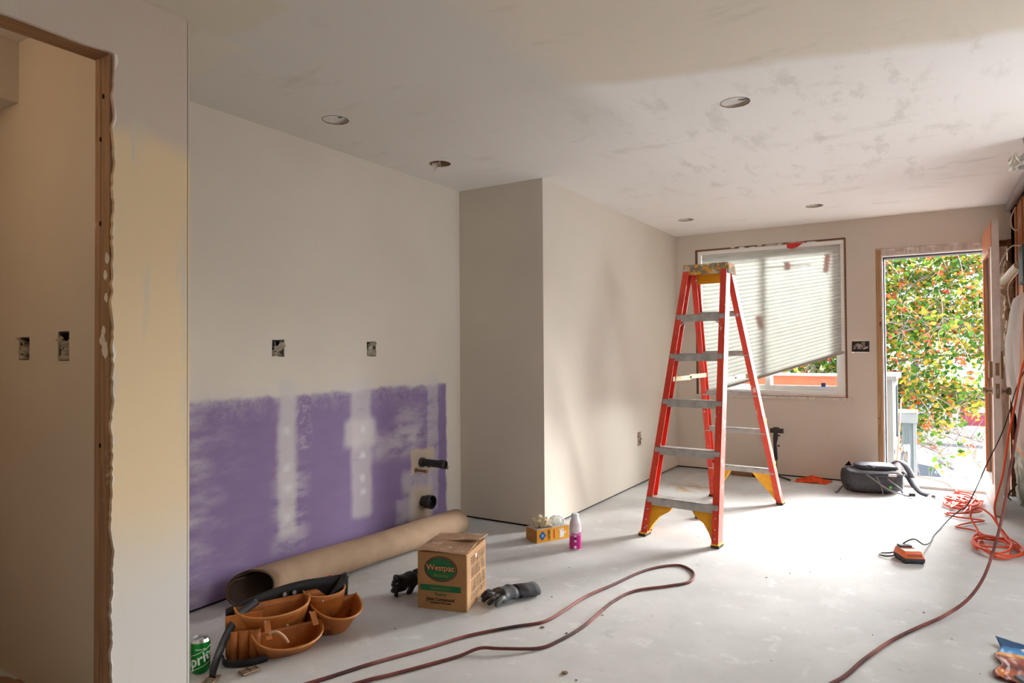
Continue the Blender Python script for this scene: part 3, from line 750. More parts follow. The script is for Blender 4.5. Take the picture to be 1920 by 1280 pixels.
def rail(sx, B, T, depth, fl):
    """C-channel: web outside, flanges turned in; returns web and flange builders"""
    web, flg = MB(), MB()
    def pt(z, dx, dy): x, y = lrp(B, T, z); return (sx*(x+dx), y+dy, z)
    z0, z1 = .018, HL+.02
    def slab(mb, x0, x1, y0, y1):
        mb.add([pt(z, x, y) for z in (z0, z1) for x, y in ((x0, y0), (x1, y0), (x1, y1), (x0, y1))], [(0, 1, 2, 3), (4, 5, 6, 7), (0, 1, 5, 4), (1, 2, 6, 5), (2, 3, 7, 6), (3, 0, 4, 7)])
    h = depth/2
    slab(web, .010, .016, -h, h); slab(flg, .016-fl, .010, -h, -h+.006); slab(flg, .016-fl, .010, h-.006, h)
    slab(flg, .010, .0155, -h-.0005, -h+.007); return web, flg
for sx in (-1, 1):
    for nm, B, T, dp, fl in (('front_rail', FB_, FT_, .078, .040), ('rear_rail', RB_, RT_, .064, .038)):
        w, g = rail(sx, B, T, dp, fl)
        r = g.build(nm, 'ladder_red', LAD); w.build('web', 'ladder_web_sunlit', r)
        x, y = B
        MB().bbox((sx*x-.026, y-dp/2-.004, 0), (sx*x+.022, y+dp/2+.004, .020), .003).build('foot', 'rubber', LAD)
        MB().bbox((sx*x-.026, y-dp/2-.004, .014), (sx*x+.022, y+dp/2+.004, .023), .002).build('boot', 'ladder_yellow', LAD)
        for z in (.05, .10, .16):
            a, b = lrp(B, T, z); s_ = -1 if nm == 'front_rail' else 1
            MB().ico((sx*(a-.006), b+s_*(dp/2+.001)*(1 if nm == 'front_rail' else -1)*(1), z), .005, 1).build('rivet', 'metal_grey', LAD)
FZ = (.205, .505, .800, 1.090, 1.345); RZ = (.255, .555, .830, 1.115, 1.385)
for k, z in enumerate(FZ):
    a, b = lrp(FB_, FT_, z); a += .008; d = .040
    MB().box((-a, b-d, z-.020), (a, b-d+.004, z+.028)).box((-a, b-d, z+.024), (a, b+d, z+.028)).box((-a, b+d-.004, z-.010), (a, b+d, z+.028)).build('step', 'alu_step', LAD)
    for sx in (-1, 1):
        MB().cyl((sx*(a-.028), b-d-.003, z+.004), (sx*(a-.028), b-d+.002, z+.004), .006, None, 10).build('rivet', 'metal_grey', LAD)
    if k == 4:
        for sx in (-1, 1):
            MB().ring([(sx*(a-.055), b-.03, z-.015), (sx*(a+.008), b-.035, z-.075)], 1, 4, flat=(.008, .002)).build('step_brace', 'alu_step', LAD)
for k, z in enumerate(RZ):
    a, b = lrp(RB_, RT_, z); a += .008; d = .028
    MB().box((-a, b-d, z-.018), (a, b-d+.004, z+.018)).box((-a, b-d, z+.014), (a, b+d, z+.018)).build('rear_bar', 'alu_step', LAD)
    if k in (0, 4):
        for sx in (-1, 1): MB().cyl((sx*(a-.03), b-d-.003, z), (sx*(a-.03), b-d+.002, z), .006, None, 10).build('rivet', 'metal_grey', LAD)
for B, T, zs, s_ in ((FB_, FT_, .185, -1), (RB_, RT_, .237, 1)):
    for sx in (-1, 1):
        pl_ = []
        xb = lambda z: lrp(B, T, z)[0]-.006
        pl_ = [(xb(.035), .035), (xb(.10), .10), (xb(zs), zs), (xb(zs)-.150, zs), (xb(zs)-.128, zs-.030), (xb(.12)-.075, .120), (xb(.09)-.042, .075), (xb(.04)-.024, .035)]
        yb = lambda z: lrp(B, T, z)[1]
        MB().prism(pl_, (-.020, .016), lambda u, v, w: (sx*u, yb(v)+w, v)).build('corner_brace', 'ladder_yellow', LAD)
cp = MB()
b0 = [(-.158, -.088), (.158, -.088), (.152, .088), (-.152, .088)]; t0 = [(-.150, -.074), (.150, -.074), (.144, .074), (-.144, .074)]
zc0, zc1 = HL-.005, HL+.066
cp.add([(x, y, zc0) for x, y in b0]+[(x, y, zc1) for x, y in t0]+[(x*.95, y*.90, zc0) for x, y in b0]+[(x*.95, y*.88, zc1-.008) for x, y in t0],
       [(0, 1, 5, 4), (1, 2, 6, 5), (2, 3, 7, 6), (3, 0, 4, 7), (4, 5, 6, 7), (8, 9, 13, 12), (9, 10, 14, 13), (10, 11, 15, 14), (11, 8, 12, 15), (12, 13, 14, 15), (0, 1, 9, 8), (1, 2, 10, 9), (2, 3, 11, 10), (3, 0, 8, 11)])
tc = cp.build('top_cap', 'ladder_cap', LAD)
MB().box((-.135, .060, HL-.055), (.135, .066, HL+.03)).build('cap_skirt', 'ladder_yellow', LAD)
for x, y in ((-.08, -.02), (.08, -.02), (0, .03)):
    MB().lathe([(.018, 0), (.018, .004), (.012, .005)], (x, y, zc1), 16).build('tool_hole_rim', 'ladder_cap', tc)
plain('spreader', (176, 160, 116), .5, .2, alt=((150, 104, 66), .60, 1.))
for sx in (-1, 1):
    a0, c0 = lrp(FB_, FT_, .955); a1, c1 = lrp(RB_, RT_, .965)
    MB().box((sx*(a0-.018)-.003, c0, .938), (sx*(a0-.018)+.003, (c0+c1)/2, .968)).build('spreader_bar', 'spreader', LAD)
    MB().box((sx*(a1-.022)-.003, (c0+c1)/2-.02, .944), (sx*(a1-.022)+.003, c1, .974)).build('spreader_bar', 'spreader', LAD)
    MB().cyl((sx*(a0-.030), (c0+c1)/2, .955), (sx*(a0-.008), (c0+c1)/2, .957), .009, None, 10).build('hinge_pin', 'metal_grey', LAD)
for zz, cc in ((.30, 'ladder_yellow'), (.62, 'ladder_yellow')):
    x, y = lrp(RB_, RT_, zz); MB().box((x+.0162, y-.03, zz), (x+.0168, y+.03, zz+.022), (.5, 0, 0)).build('sticker', cc, LAD)

# ------------------------------------------------------------------ joint compound carton
def kraft(name, rgb, printed=False):
    t = NT(name, .8, 0, .2); c = srgb(*rgb)
    o = t.ramp(t.noise(9, 6), [(.3, tuple(x*.85 for x in c[:3])), (.7, tuple(x*1.1 for x in c[:3]))])
    o = t.mix(t.step(t.noise(40, 5, .7), .68, .74), o, srgb(206, 190, 170))
    if printed:
        s0 = t.sep(); br = t.noise(60, 3, .6, t.mapping((1, 1, .02)))
        ln = t.math('FRACT', t.math('MULTIPLY', s0[2], 95)); ln = t.math('MULTIPLY', t.step(ln, .3, .4), t.step(t.noise(190, 2, .5, t.mapping((1, 1, .1))), .42, .50))
        bl_ = t.math('FRACT', t.math('MULTIPLY', s0[2], 17)); bl_ = t.step(bl_, .12, .16)
        reg = t.rect(s0[1], s0[2], .055, .255, .035, .225, .003)
        o = t.mix(t.math('MULTIPLY', t.math('MULTIPLY', ln, bl_), reg), o, srgb(82, 62, 46))
    t.col(o); MATS[name] = t.m
kraft('carton', (178, 134, 92)); kraft('carton_printed', (190, 150, 112), True); kraft('kraft_paper', (166, 140, 116))
plain('carton_top', (164, 128, 100), .7, var=.25, scale=18, alt=((200, 178, 160), .58, .8))
plain('print_green', (16, 104, 58), .6); plain('print_black', (26, 22, 20), .6); plain('print_tan', (214, 150, 96), .6); plain('print_yellowgreen', (110, 130, 50), .6)
plain('print_white', (232, 232, 230), .6); plain('print_dark_blue', (60, 40, 110), .6); plain('print_red', (176, 50, 50), .6)
CW, CD, CH = .232, .272, .252
CB = thing('carton', 'brown joint compound carton with green oval logo and dusty open top', 'box', (-1.941, 2.298, 0), .29)
MB().bbox((0, 0, 0), (CW, CD, CH), .003).build('body', 'carton', CB)
MB().box((CW+.0003, .004, .004), (CW+.0009, CD-.004, CH-.004)).build('side_print', 'carton_printed', CB)
MB().grid(10, 6, lambda u, v: (-.004+(CW+.004)*u, -.006+.155*v, CH+.004+.004*math.sin(u*5)+.012*v*u)).build('top_flap', 'carton_top', CB, False, solid=.004)
MB().grid(10, 6, lambda u, v: (.0+(CW+.012)*u, CD+.004-.135*v, CH+.006+.012*u+.010*v*u)).build('top_flap', 'carton_top', CB, False, solid=.004)
MB().grid(6, 6, lambda u, v: (CW+.004-.05*u, .01+(CD-.03)*v, CH+.001)).build('inner_flap', 'carton', CB, False, solid=.003)
fm = lambda x, z, d=.0008: Matrix.Translation((x, -d, z)) @ Matrix.Rotation(PI/2, 4, 'X')
def disc(mat, cx, cz, rx, rz, d, nm):
    MB().prism([(cx+rx*math.cos(2*PI*k/40), cz+rz*math.sin(2*PI*k/40)) for k in range(40)], (-d, -d+.0003), lambda u, v, w: (u, w, v)).build(nm, mat, CB)
disc('print_black', .111, .180, .077, .056, .0006, 'logo_ring'); disc('print_tan', .111, .180, .072, .0515, .0008, 'logo_line'); disc('print_black', .111, .180, .0705, .050, .0010, 'logo_ring'); disc('print_green', .111, .180, .067, .0465, .0012, 'logo_oval')
text('Westpac', .037, 'print_black', CB, fm(.1125, .1835, .0016), bold=.0022, depth=.0001)
text('Westpac', .037, 'print_tan', CB, fm(.111, .185, .0022), bold=.0006, depth=.0002)
text('Materials', .019, 'print_yellowgreen', CB, fm(.112, .152, .0016), bold=.0004, depth=.0001)
MB().box((.012, -.0010, .082), (.205, -.0002, .108)).build('print_band', 'print_green', CB)
text('Green Dot', .020, 'print_yellowgreen', CB, fm(.108, .095, .0014), shear=.2, bold=.0003, depth=.0001)
text('Topping', .018, 'print_green', CB, fm(.108, .069, .0008), shear=.2, bold=.0003, depth=.0001)
text('Joint Compound', .0195, 'print_black', CB, fm(.109, .046, .0008), bold=.0006, depth=.0001)
text('Compuesto Para Juntas', .0105, 'print_black', CB, fm(.109, .031, .0008), bold=.0005, depth=.0001)
MB().prism([(.0, .016), (.016, 0), (0, -.016), (-.016, 0)], (0, .0006), lambda u, v, w: (CW+.0012+w, .125+u, .215+v)).build('hazard_mark', 'print_red', CB)
MB().prism([(.0, .012), (.012, 0), (0, -.012), (-.012, 0)], (0, .0006), lambda u, v, w: (CW+.0018+w, .125+u, .215+v)).build('hazard_mark', 'print_white', CB)

# ------------------------------------------------------------------ gloves
plain('glove_black', (30, 30, 32), .55, var=.3, scale=30, bump=.3); plain('glove_grey', (104, 106, 110), .6, var=.3, scale=26, bump=.4, alt=((34, 34, 36), .5, .7))
plain('cuff_grey', (76, 76, 80), .85, bump=.4)
def glove(name, label, loc, rz, mat, curl=0., sq=1., thumb=1, rot=None):
    o = thing(name, label, 'glove', loc, rz, rot=rot)
    Vs = [(0, 0, .026), (.055, 0, .030), (.105, .0, .030)]; E = [(0, 1), (1, 2)]; Rr = [(.040, .022), (.046, .026), (.044, .024)]
    for k, (y, L, a) in enumerate(((-.036, .062, -.20), (-.012, .080, -.06), (.014, .076, .05), (.036, .060, .18))):
        i = len(Vs); x0 = .112
        pts = [(x0, y, .026), (x0+L*.45*math.cos(a), y+L*.45*math.sin(a)+.004*k, .030+.010*curl), (x0+L*math.cos(a), y+L*math.sin(a)+.004*k, .015-.004*curl)]
        Vs += pts; E += [(2, i), (i, i+1), (i+1, i+2)]; Rr += [.0125, .0115, .0095]
    i = len(Vs); Vs += [(.040, -.040*thumb, .022), (.066, -.066*thumb, .020), (.092, -.080*thumb, .014)]
    E += [(1, i), (i, i+1), (i+1, i+2)]; Rr += [.015, .013, .0105]
    Vs = [V(*p) for p in Vs]
    b = skin(Vs, E, Rr, 2)
    for p in b.v:
        p.z = max(.001, p.z*sq) if not rot else p.z*sq; p += V(0, 0, .004*fbm(p, 30, 2) if p.z > .012 else 0)
    b.build('hand', mat, o, True)
    c = MB().ring([(-.085, .004, .024), (-.06, .002, .024), (-.03, 0, .026), (.015, 0, .028)], [.040, .038, .038, .040], 18, flat=(1.1, .60*min(sq, 1.6)), cap=False, up=(0, 0, 1))
    c.build('cuff', 'cuff_grey', o, True, solid=.003)
    return o
glove('work_glove', 'black work glove with grey back lying beside the printed side of the carton', (-1.618, 2.640, 0), math.radians(-116), 'glove_grey', .6, 1.0, 1).scale = (1, 1.2, 1.1)
glv = glove('work_glove', 'black rubber work glove standing crumpled behind the left edge of the carton', (-2.052, 2.462, .066), 0, 'glove_black', .5, 1.35, 1, rot=(math.radians(84), math.radians(9), math.radians(258))); glv.scale = (.84, .80, 1)

# ------------------------------------------------------------------ paper roll
PR = thing('paper_roll', 'long roll of brown floor protection paper along the purple wall', 'paper roll', (-2.55, 2.6, 0))
A, B = V(-2.575, 1.97, .088), V(-2.495, 3.34, .080)
ax = (B-A).normalized(); sd = V(ax.y, -ax.x, 0)
def spiral(turns, r0, r1, k0=0, k1=1):
    def fn(u, v):
        th = 2*PI*turns*u+2.6; r = r0+(r1-r0)*u
        t = k0+(k1-k0)*v
        s_ = -.13*max(0, 1-v*5)*(.5-.5*math.cos(th-.5))
        fl = 1+.06*max(0, 1-v*4)**2
        p = A+(B-A)*t+ax*s_
        q = p+sd*math.cos(th)*r*fl*1.12+V(0, 0, 1)*math.sin(th)*r*.96*(1+.04*math.sin(v*9))
        q.z = max(q.z, .003+.0006*u); return q
    return fn
plain('kraft_shade', (70, 52, 38), .85, var=.25)  # dark tone paints the shade inside the roll
MB().grid(130, 26, spiral(2.3, .066, .083)).build('paper', 'kraft_paper', PR, True, True, solid=.0012)
MB().grid(130, 26, spiral(2.25, .0635, .0805)).build('inner_shade', 'kraft_shade', PR, True, True)  # extra layer added to carry the painted shade of the opening

# ------------------------------------------------------------------ soda can
plain('can_green', (10, 128, 44), .28, .55, var=.12, scale=10); plain('can_metal', (190, 190, 190), .3, .9); plain('can_white', (222, 232, 222), .4, .2); plain('can_dark', (0, 78, 30), .35, .3)
CA = thing('soda_can', 'green soda can with white lettering beside the partition edge', 'can', (-2.228, 1.440, 0), 0)
MB().lathe([(.020, .004), (.024, 0), (.031, .008), (.0330, .016), (.0330, .104), (.0322, .109)], (0, 0, 0), 36).build('body', 'can_green', CA, True)
MB().lathe([(.0322, .109), (.0285, .1165), (.0275, .120), (.026, .120), (.0248, .115), (.003, .115)], (0, 0, 0), 36).build('lid', 'can_metal', CA, True)
MB().bbox((-.008, -.016, .1155), (.008, .010, .1175), .0006).build('pull_tab', 'can_metal', CA)
MB().lathe([(.001, .1153), (.009, .1153), (.009, .1158), (.001, .1158)], (0, .010, 0), 14).build('mouth', 'dark_gap', CA)
FACE = math.atan2(-1.440, 2.228)
def on_can(R, z0, a0):
    return lambda c: V(R*math.cos(a0+c.x/R), R*math.sin(a0+c.x/R), z0+c.y+.0)+V(math.cos(a0+c.x/R), math.sin(a0+c.x/R), 0)*c.z
text('Sprite', .052, 'can_white', CA, None, bend=lambda c: on_can(.0333, .052, FACE-.12)(Matrix.Rotation(.36, 3, 'Z') @ c), shear=.22, bold=.0009, depth=.0003)
text('LEMON-LIME', .0065, 'can_white', CA, None, bend=on_can(.0333, .088, FACE), bold=.0001, depth=.0002)
for z, s in ((.078, 1), (.026, 1)):
    MB().ring([V(.0334*math.cos(FACE+a), .0334*math.sin(FACE+a), z+.014*(a/1.1)**1*s) for a in [(-1.2+2.4*k/24) for k in range(25)]], .0010, 6).build('stripe', 'can_white', CA, True)

# ------------------------------------------------------------------ leather tool belt
plain('leather', (176, 104, 44), .55, var=.22, scale=16, bump=.25, alt=((120, 66, 30), .62, .6)); plain('leather_dark', (24, 22, 22), .5, var=.3, bump=.2)
plain('leather_edge', (196, 128, 66), .6)
TB = thing('tool_belt', 'tan leather tool belt with open pouches and black strap lying on the floor', 'tool belt', (-2.135, 1.745, 0), math.radians(66))
def pocket(name, cx, cy, w, d, h, z0=0., tilt=0., narrow=.78, mat='leather', flare=1.08, parent=None, lean=0.):
    """open D-shaped pouch: flat back, bulging front (towards -y)"""
    n = 26; rows = 7; mb = MB(); o = 0; vs = []
    def ringp(k, inset):
        t = k/rows; s_ = (narrow+(flare-narrow)*t**.8); out = []
        for i in range(n+1):
            a = PI*i/n; x = -math.cos(a)*(w/2-inset)*s_; y = -math.sin(a)**.75*(d-inset)*s_*(0.55+.45*t) if 0 < i < n else 0
            z = z0+h*t+ (tilt*y if k == rows else tilt*y*t)
            out.append(V(cx+x, cy+y+lean*t*h, z))
        return out
    R_ = [ringp(k, 0) for k in range(rows+1)]
    for k in range(rows):
        for i in range(n): mb.add([R_[k][i], R_[k][i+1], R_[k+1][i+1], R_[k+1][i]], [(0, 1, 2, 3)])
        mb.add([R_[k][n], R_[k][0], R_[k+1][0], R_[k+1][n]], [(0, 1, 2, 3)])
    mb.add(R_[0][:n+1], [tuple(range(n+1))])
    bm = bmesh.new(); vv = [bm.verts.new(p) for p in mb.v]
    for f in mb.f:
        try: bm.faces.new([vv[i] for i in f])
        except Exception: pass
    bmesh.ops.remove_doubles(bm, verts=bm.verts, dist=.0004); bm.verts.index_update()
    m2 = MB(); m2.v = [v.co.copy() for v in bm.verts]; m2.f = [tuple(v.index for v in f.verts) for f in bm.faces]; bm.free()
    p = m2.build(name, mat, parent or TB, True, solid=.005)
    MB().ring([q+V(0, 0, .001) for q in R_[rows]], .0042, 6).build('rim', 'leather_edge', p, True)
    return p
pocket('large_pouch', -.045, .050, .26, .105, .165, .004, .25, .80)
pocket('front_pouch', -.015, -.045, .225, .125, .085, .004, .22, .86, flare=1.14)
pocket('side_pouch', .195, .035, .165, .150, .125, .004, .15, .66, flare=1.18)
pocket('inner_pouch', .165, .065, .155, .070, .165, .006, .2, .8)
for k in range(3):
    MB().ring([(-.205+.036*k, -.022-.012*k, .006), (-.203+.036*k, -.018-.012*k, .055), (-.20+.036*k, -.010-.012*k, .105)], [.018, .019, .020], 12, cap=False).build('tool_loop', 'leather', TB, True, solid=.004)
MB().grid(4, 8, lambda u, v: (-.225+.13*u, .0-.02*u, .01+.15*v)).build('side_panel', 'leather', TB, solid=.006)
bp_ = MB().grid(20, 6, lambda u, v: (-.215+.48*u, .066+.02*math.sin(u*3)-.02*v, .02+(.150+.045*math.sin(min(1, u*1.3)*PI*.6))*v)).build('back_panel', 'leather_dark', TB, True, solid=.007)
for u in (.22, .46, .54):
    x = -.215+.48*u
    MB().lathe([(.008, -.006), (.008, .0), (.003, .002)], (x, .040+.02*math.sin(u*3), .178), 14, 'y').build('rivet', 'metal_grey', bp_, True)
for x, y, z in ((-.10, -.070, .135), (.07, -.062, .13), (-.02, -.075, .105), (.075, -.088, .105), (.13, -.03, .15)):
    MB().ico((x, y, z), .0055, 1).build('rivet', 'metal_grey', TB, True)
MB().grid(3, 6, lambda u, v: (-.105+.022*u, -.072-.035*v, .135-.055*v)).build('tie_strap', 'leather', TB, solid=.004)
MB().grid(3, 6, lambda u, v: (.068+.022*u, -.062-.05*v, .130-.035*v)).build('tie_strap', 'leather', TB, solid=.004)
MB().ring(catmull([(-.10, .05, .178), (-.17, .02, .150), (-.225, -.03, .105), (-.262, -.07, .055), (-.285, -.105, .022), (-.292, -.13, .008)], 6), 1, 8, flat=(.016, .004), up=(.6, -.6, .5)).build('belt', 'leather_dark', TB, True)
MB().ring(catmull([(-.235, -.005, .010), (-.235, -.07, .016), (-.17, -.105, .014), (-.10, -.10, .012)], 6), 1, 8, flat=(.005, .014), up=(0, 0, 1)).build('belt', 'leather_dark', TB, True)
for cx, cy, a in ((-.300, -.150, .9), (-.175, -.155, .2)):
    m = Matrix.Translation((cx, cy, .008)) @ Matrix.Rotation(a, 4, 'Z')
    MB().ring([m @ V(-.03, -.016, 0), m @ V(.03, -.016, 0), m @ V(.03, .016, 0), m @ V(-.03, .016, 0), m @ V(-.03, -.016, 0)], .0045, 8).build('buckle', 'brass', TB, True)
    MB().ring([m @ V(0, -.016, .003), m @ V(.0, .020, .004)], .003, 6).build('prong', 'brass', TB, True)
tm = TB.matrix_basis
pr = thing('pry_bar', 'dark tool handle sticking out of the leather tool belt', 'tool', tm @ V(.165, .045, .10), math.radians(66))
MB().ring([(0, 0, 0), (.045, .0, .055), (.085, -.004, .108)], [.013, .014, .0165], 14).build('grip', plain('handle_black', (46, 46, 46), .6, var=.3), pr, True)
MB().ico((.085, -.004, .108), (.0165, .0165, .015), 2).build('pommel', 'handle_black', pr, True)
kn = thing('marker', 'red tipped marker showing above the tool belt', 'marker', tm @ V(.185, .075, .14), math.radians(66))
MB().cyl((0, 0, -.04), (.01, 0, .055), .008, None, 12).build('barrel', 'leather_dark', kn, True)
MB().ico((.011, 0, .062), (.012, .010, .011), 2).build('cap', 'red_tape', kn, True)
pe = thing('pencil', 'pale stick lying inside the front pouch of the tool belt', 'pencil', tm @ V(-.075, -.10, .07), math.radians(66))
MB().ring(catmull([(-.02, .0, .03), (.005, -.01, .035), (.03, -.02, .015), (.045, -.025, -.01)], 5), .0055, 8).build('stick', plain('pale_wood', (206, 168, 140), .6), pe, True)

# ------------------------------------------------------------------ latex glove box and drink bottle
plain('box_yellow', (226, 158, 26), .55, var=.08); plain('box_grey', (190, 188, 196), .6); plain('box_brownside', (176, 124, 60), .6, var=.2, scale=40)
GBX = thing('glove_box', 'yellow cardboard dispenser box of disposable gloves with blue diamond', 'box', (-1.974, 3.424, 0), math.radians(64))
GW, GD, GH = .235, .118, .078
MB().box((0, 0, 0), (GW, GD, GH)).build('body', 'box_yellow', GBX)
MB().box((-.0008, .002, .002), (-.0002, GD-.002, GH-.002)).build('end_panel', 'box_brownside', GBX)
MB().box((.002, .002, GH), (GW-.002, GD-.002, GH+.0008)).build('top_panel', 'box_grey', GBX)
MB().prism([(.070+.05*math.cos(2*PI*k/24)*1.6, .06+.030*math.sin(2*PI*k/24)) for k in range(24)], (GH+.0008, GH+.0014), lambda u, v, w: (u+.03, v, w)).build('slot', 'dark_gap', GBX)
gm = lambda x, z, r=0: Matrix.Translation((x, -.0008, z)) @ Matrix.Rotation(PI/2, 4, 'X') @ Matrix.Rotation(r, 4, 'Z')
MB().prism([(.040, .012), (.066, .040), (.040, .068), (.014, .040)], (-.0009, -.0001), lambda u, v, w: (u, w, v)).build('diamond', plain('print_blue', (24, 76, 156), .5), GBX)
MB().prism([(.040, .026), (.053, .040), (.040, .054), (.027, .040)], (-.0014, -.0009), lambda u, v, w: (u, w, v)).build('diamond_mark', plain('print_lightblue', (110, 170, 214), .5), GBX)
text('LATEX', .020, 'print_black', GBX, gm(.088, .040, PI/2), bold=.0006)
MB().box((.120, -.0009, .014), (.128, -.0001, .066)).build('print_stripe', 'print_red', GBX)
MB().prism([(.165, .012), (.195, .012), (.198, .030), (.212, .042), (.208, .048), (.194, .040), (.196, .066), (.190, .067), (.185, .046), (.182, .069), (.176, .069), (.176, .046), (.168, .066), (.163, .064), (.168, .042)], (-.0009, -.0001), lambda u, v, w: (u, w, v)).build('hand_print', 'print_white', GBX)
gmx = GBX.matrix_basis
translucent('latex', (226, 214, 184), .35); translucent('film_clear', (236, 236, 232), .4, transp=.35)
def blob(name, label, cat, c, r, mat, seed, amp=.55):
    o = MB().ico((0, 0, 0), r, 4, lambda q: 1+amp*fbm(q*1.9+V(seed, seed*2, 0), 1, 4)).build(name, mat, None, True)
    for v in o.data.vertices: v.co.z = max(v.co.z, -c[2]+GH+.002)
    o.location = c; tag(o, label, cat); return o
blob('latex_glove', 'crumpled cream latex gloves pulled out of the yellow box', 'glove', gmx @ V(.075, .06, GH+.022), (.048, .045, .032), 'latex', 3, .7)
blob('plastic_wrapper', 'clear crumpled plastic wrapper on the end of the yellow glove box', 'wrapper', gmx @ V(.180, .055, GH+.018), (.045, .045, .032), 'film_clear', 8, .35)
BT = thing('drink_bottle', 'plastic drink bottle with magenta and white label beside the glove box', 'bottle', (-1.733, 3.447, 0))
prof = [(.020, .002), (.030, 0), (.034, .006), (.0345, .035), (.0325, .060), (.0335, .085), (.0345, .112), (.0335, .135), (.030, .156), (.024, .172), (.020, .180)]
MB().lathe(prof, (0, 0, 0), 30).build('body', plain('bottle_pale', (222, 206, 214), .25, var=.06), BT, True)
def labelm():
    t = NT('bottle_label', .3); s0 = t.sep(t.warp(18, .05)); n = t.noise(16, 3)
    up = t.step(s0[2], .082, .098)
    o = t.mix(up, srgb(196, 20, 132), srgb(226, 214, 220)); o = t.mix(t.math('MULTIPLY', up, t.step(n, .55, .6)), o, srgb(70, 168, 186))
    o = t.mix(t.math('MULTIPLY', up, t.step(t.noise(13, 2, .5, t.mapping(loc=(5, 1, 0))), .60, .64)), o, srgb(206, 60, 150)); t.col(o); MATS['bottle_label'] = t.m
labelm()
MB().lathe([(.0350, .008), (.0352, .035), (.0332, .060), (.0342, .085), (.0352, .110), (.0337, .132)], (0, 0, 0), 30).build('label', 'bottle_label', BT, True)
MB().lathe([(.0200, .178), (.0215, .180), (.0210, .200), (.018, .205), (.003, .205)], (0, 0, 0), 24).build('cap', plain('cap_white', (226, 228, 232), .4), BT, True)
BF = math.atan2(-3.447, 1.733)
for k in range(3):
    MB().prism([(-.006, -.005), (.007, -.005), (.007, .005), (.001, .006), (-.006, .004)], (0, .0004), lambda u, v, w: on_can(.0356, .054+.014*k, BF)(V(u, v, w))).build('label_mark', 'print_dark_blue' if k % 2 else 'print_white', BT)
MB().prism([(.008*math.cos(2*PI*k/16), .008*math.sin(2*PI*k/16)) for k in range(16)], (0, .0004), lambda u, v, w: on_can(.0354, .020, BF)(V(u, v, w))).build('round_mark', 'print_white', BT)

# ------------------------------------------------------------------ battery charger with its lead
plain('charger_orange', (232, 108, 40), .4, var=.06); plain('charger_white', (226, 216, 210), .4, var=.05); plain('charger_dark', (46, 48, 52), .5); plain('vent_brown', (176, 78, 36), .5)
BC = thing('battery_charger', 'orange and black battery charger with a looped black lead on the floor', 'charger', (-.098, 4.180, 0), .43); BC.scale = (.80, .80, .86)
def tbox(lo0, hi0, lo1, hi1, z0, z1):
    vs = [(x, y, z0) for x, y in ((lo0[0], lo0[1]), (hi0[0], lo0[1]), (hi0[0], hi0[1]), (lo0[0], hi0[1]))]+[(x, y, z1) for x, y in ((lo1[0], lo1[1]), (hi1[0], lo1[1]), (hi1[0], hi1[1]), (lo1[0], hi1[1]))]
    return MB().add(vs, [(3, 2, 1, 0), (4, 5, 6, 7), (0, 1, 5, 4), (1, 2, 6, 5), (2, 3, 7, 6), (3, 0, 4, 7)])
def bev(mb, b):
    bm = bmesh.new(); vv = [bm.verts.new(p) for p in mb.v]
    for f in mb.f: bm.faces.new([vv[i] for i in f])
    bmesh.ops.bevel(bm, geom=bm.edges[:], offset=b, segments=3, profile=.5, affect='EDGES'); bm.verts.index_update()
    m = MB(); m.v = [v.co.copy() for v in bm.verts]; m.f = [tuple(v.index for v in f.verts) for f in bm.faces]; bm.free(); return m
bev(tbox((-.064, -.085), (.064, .085), (-.066, -.087), (.066, .087), .006, .034), .006).build('base', 'charger_dark', BC, True)
bev(tbox((-.066, -.087), (.066, .087), (-.052, -.066), (.052, .080), .032, .072), .007).build('shell', 'charger_orange', BC, True)
MB().bbox((-.050, -.060, .070), (.052, .070, .0745), .002).build('top_plate', 'charger_white', BC)
for k in range(15):
    x = -.045+.0064*k
    MB().box((x, -.0805, .040), (x+.003, -.076, .060), (-.5, 0, 0)).build('vent_slot', 'vent_brown', BC)
MB().bbox((-.050, .015, .072), (.030, .064, .088), .004).build('battery_slot', 'charger_dark', BC)
MB().bbox((-.038, -.004, .072), (.036, .014, .078), .002).build('slot_lip', 'vent_brown', BC)
for x in (-.05, .05):
    for y in (-.07, .07): MB().lathe([(.010, 0), (.010, .008)], (x, y, 0), 12).build('foot', 'rubber', BC)
cinv = BC.matrix_basis.inverted()
lead = catmull([(-.158, 4.17, .022), (-.20, 4.165, .010), (-.235, 4.185, .008), (-.232, 4.225, .008), (-.19, 4.245, .010), (-.150, 4.24, .03), (-.125, 4.225, .075), (-.075, 4.26, .098), (-.03, 4.38, .045), (.002, 4.60, .010), (.018, 4.78, .006), (.055, 4.98, .008), (.110, 5.16, .040), (.165, 5.22, .085), (.205, 5.21, .125), (.256, 5.20, .245), (.312, 5.2, .400), (.383, 5.2, .575), (.426, 5.2, .712), (.468, 5.2, .881), (.512, 5.2, 1.0), (.560, 5.2, 1.12), (.585, 5.2, 1.20)], 7)
MB().ring([cinv @ p for p in lead], .0042, 8).build('power_lead', 'black_plastic', BC, True)

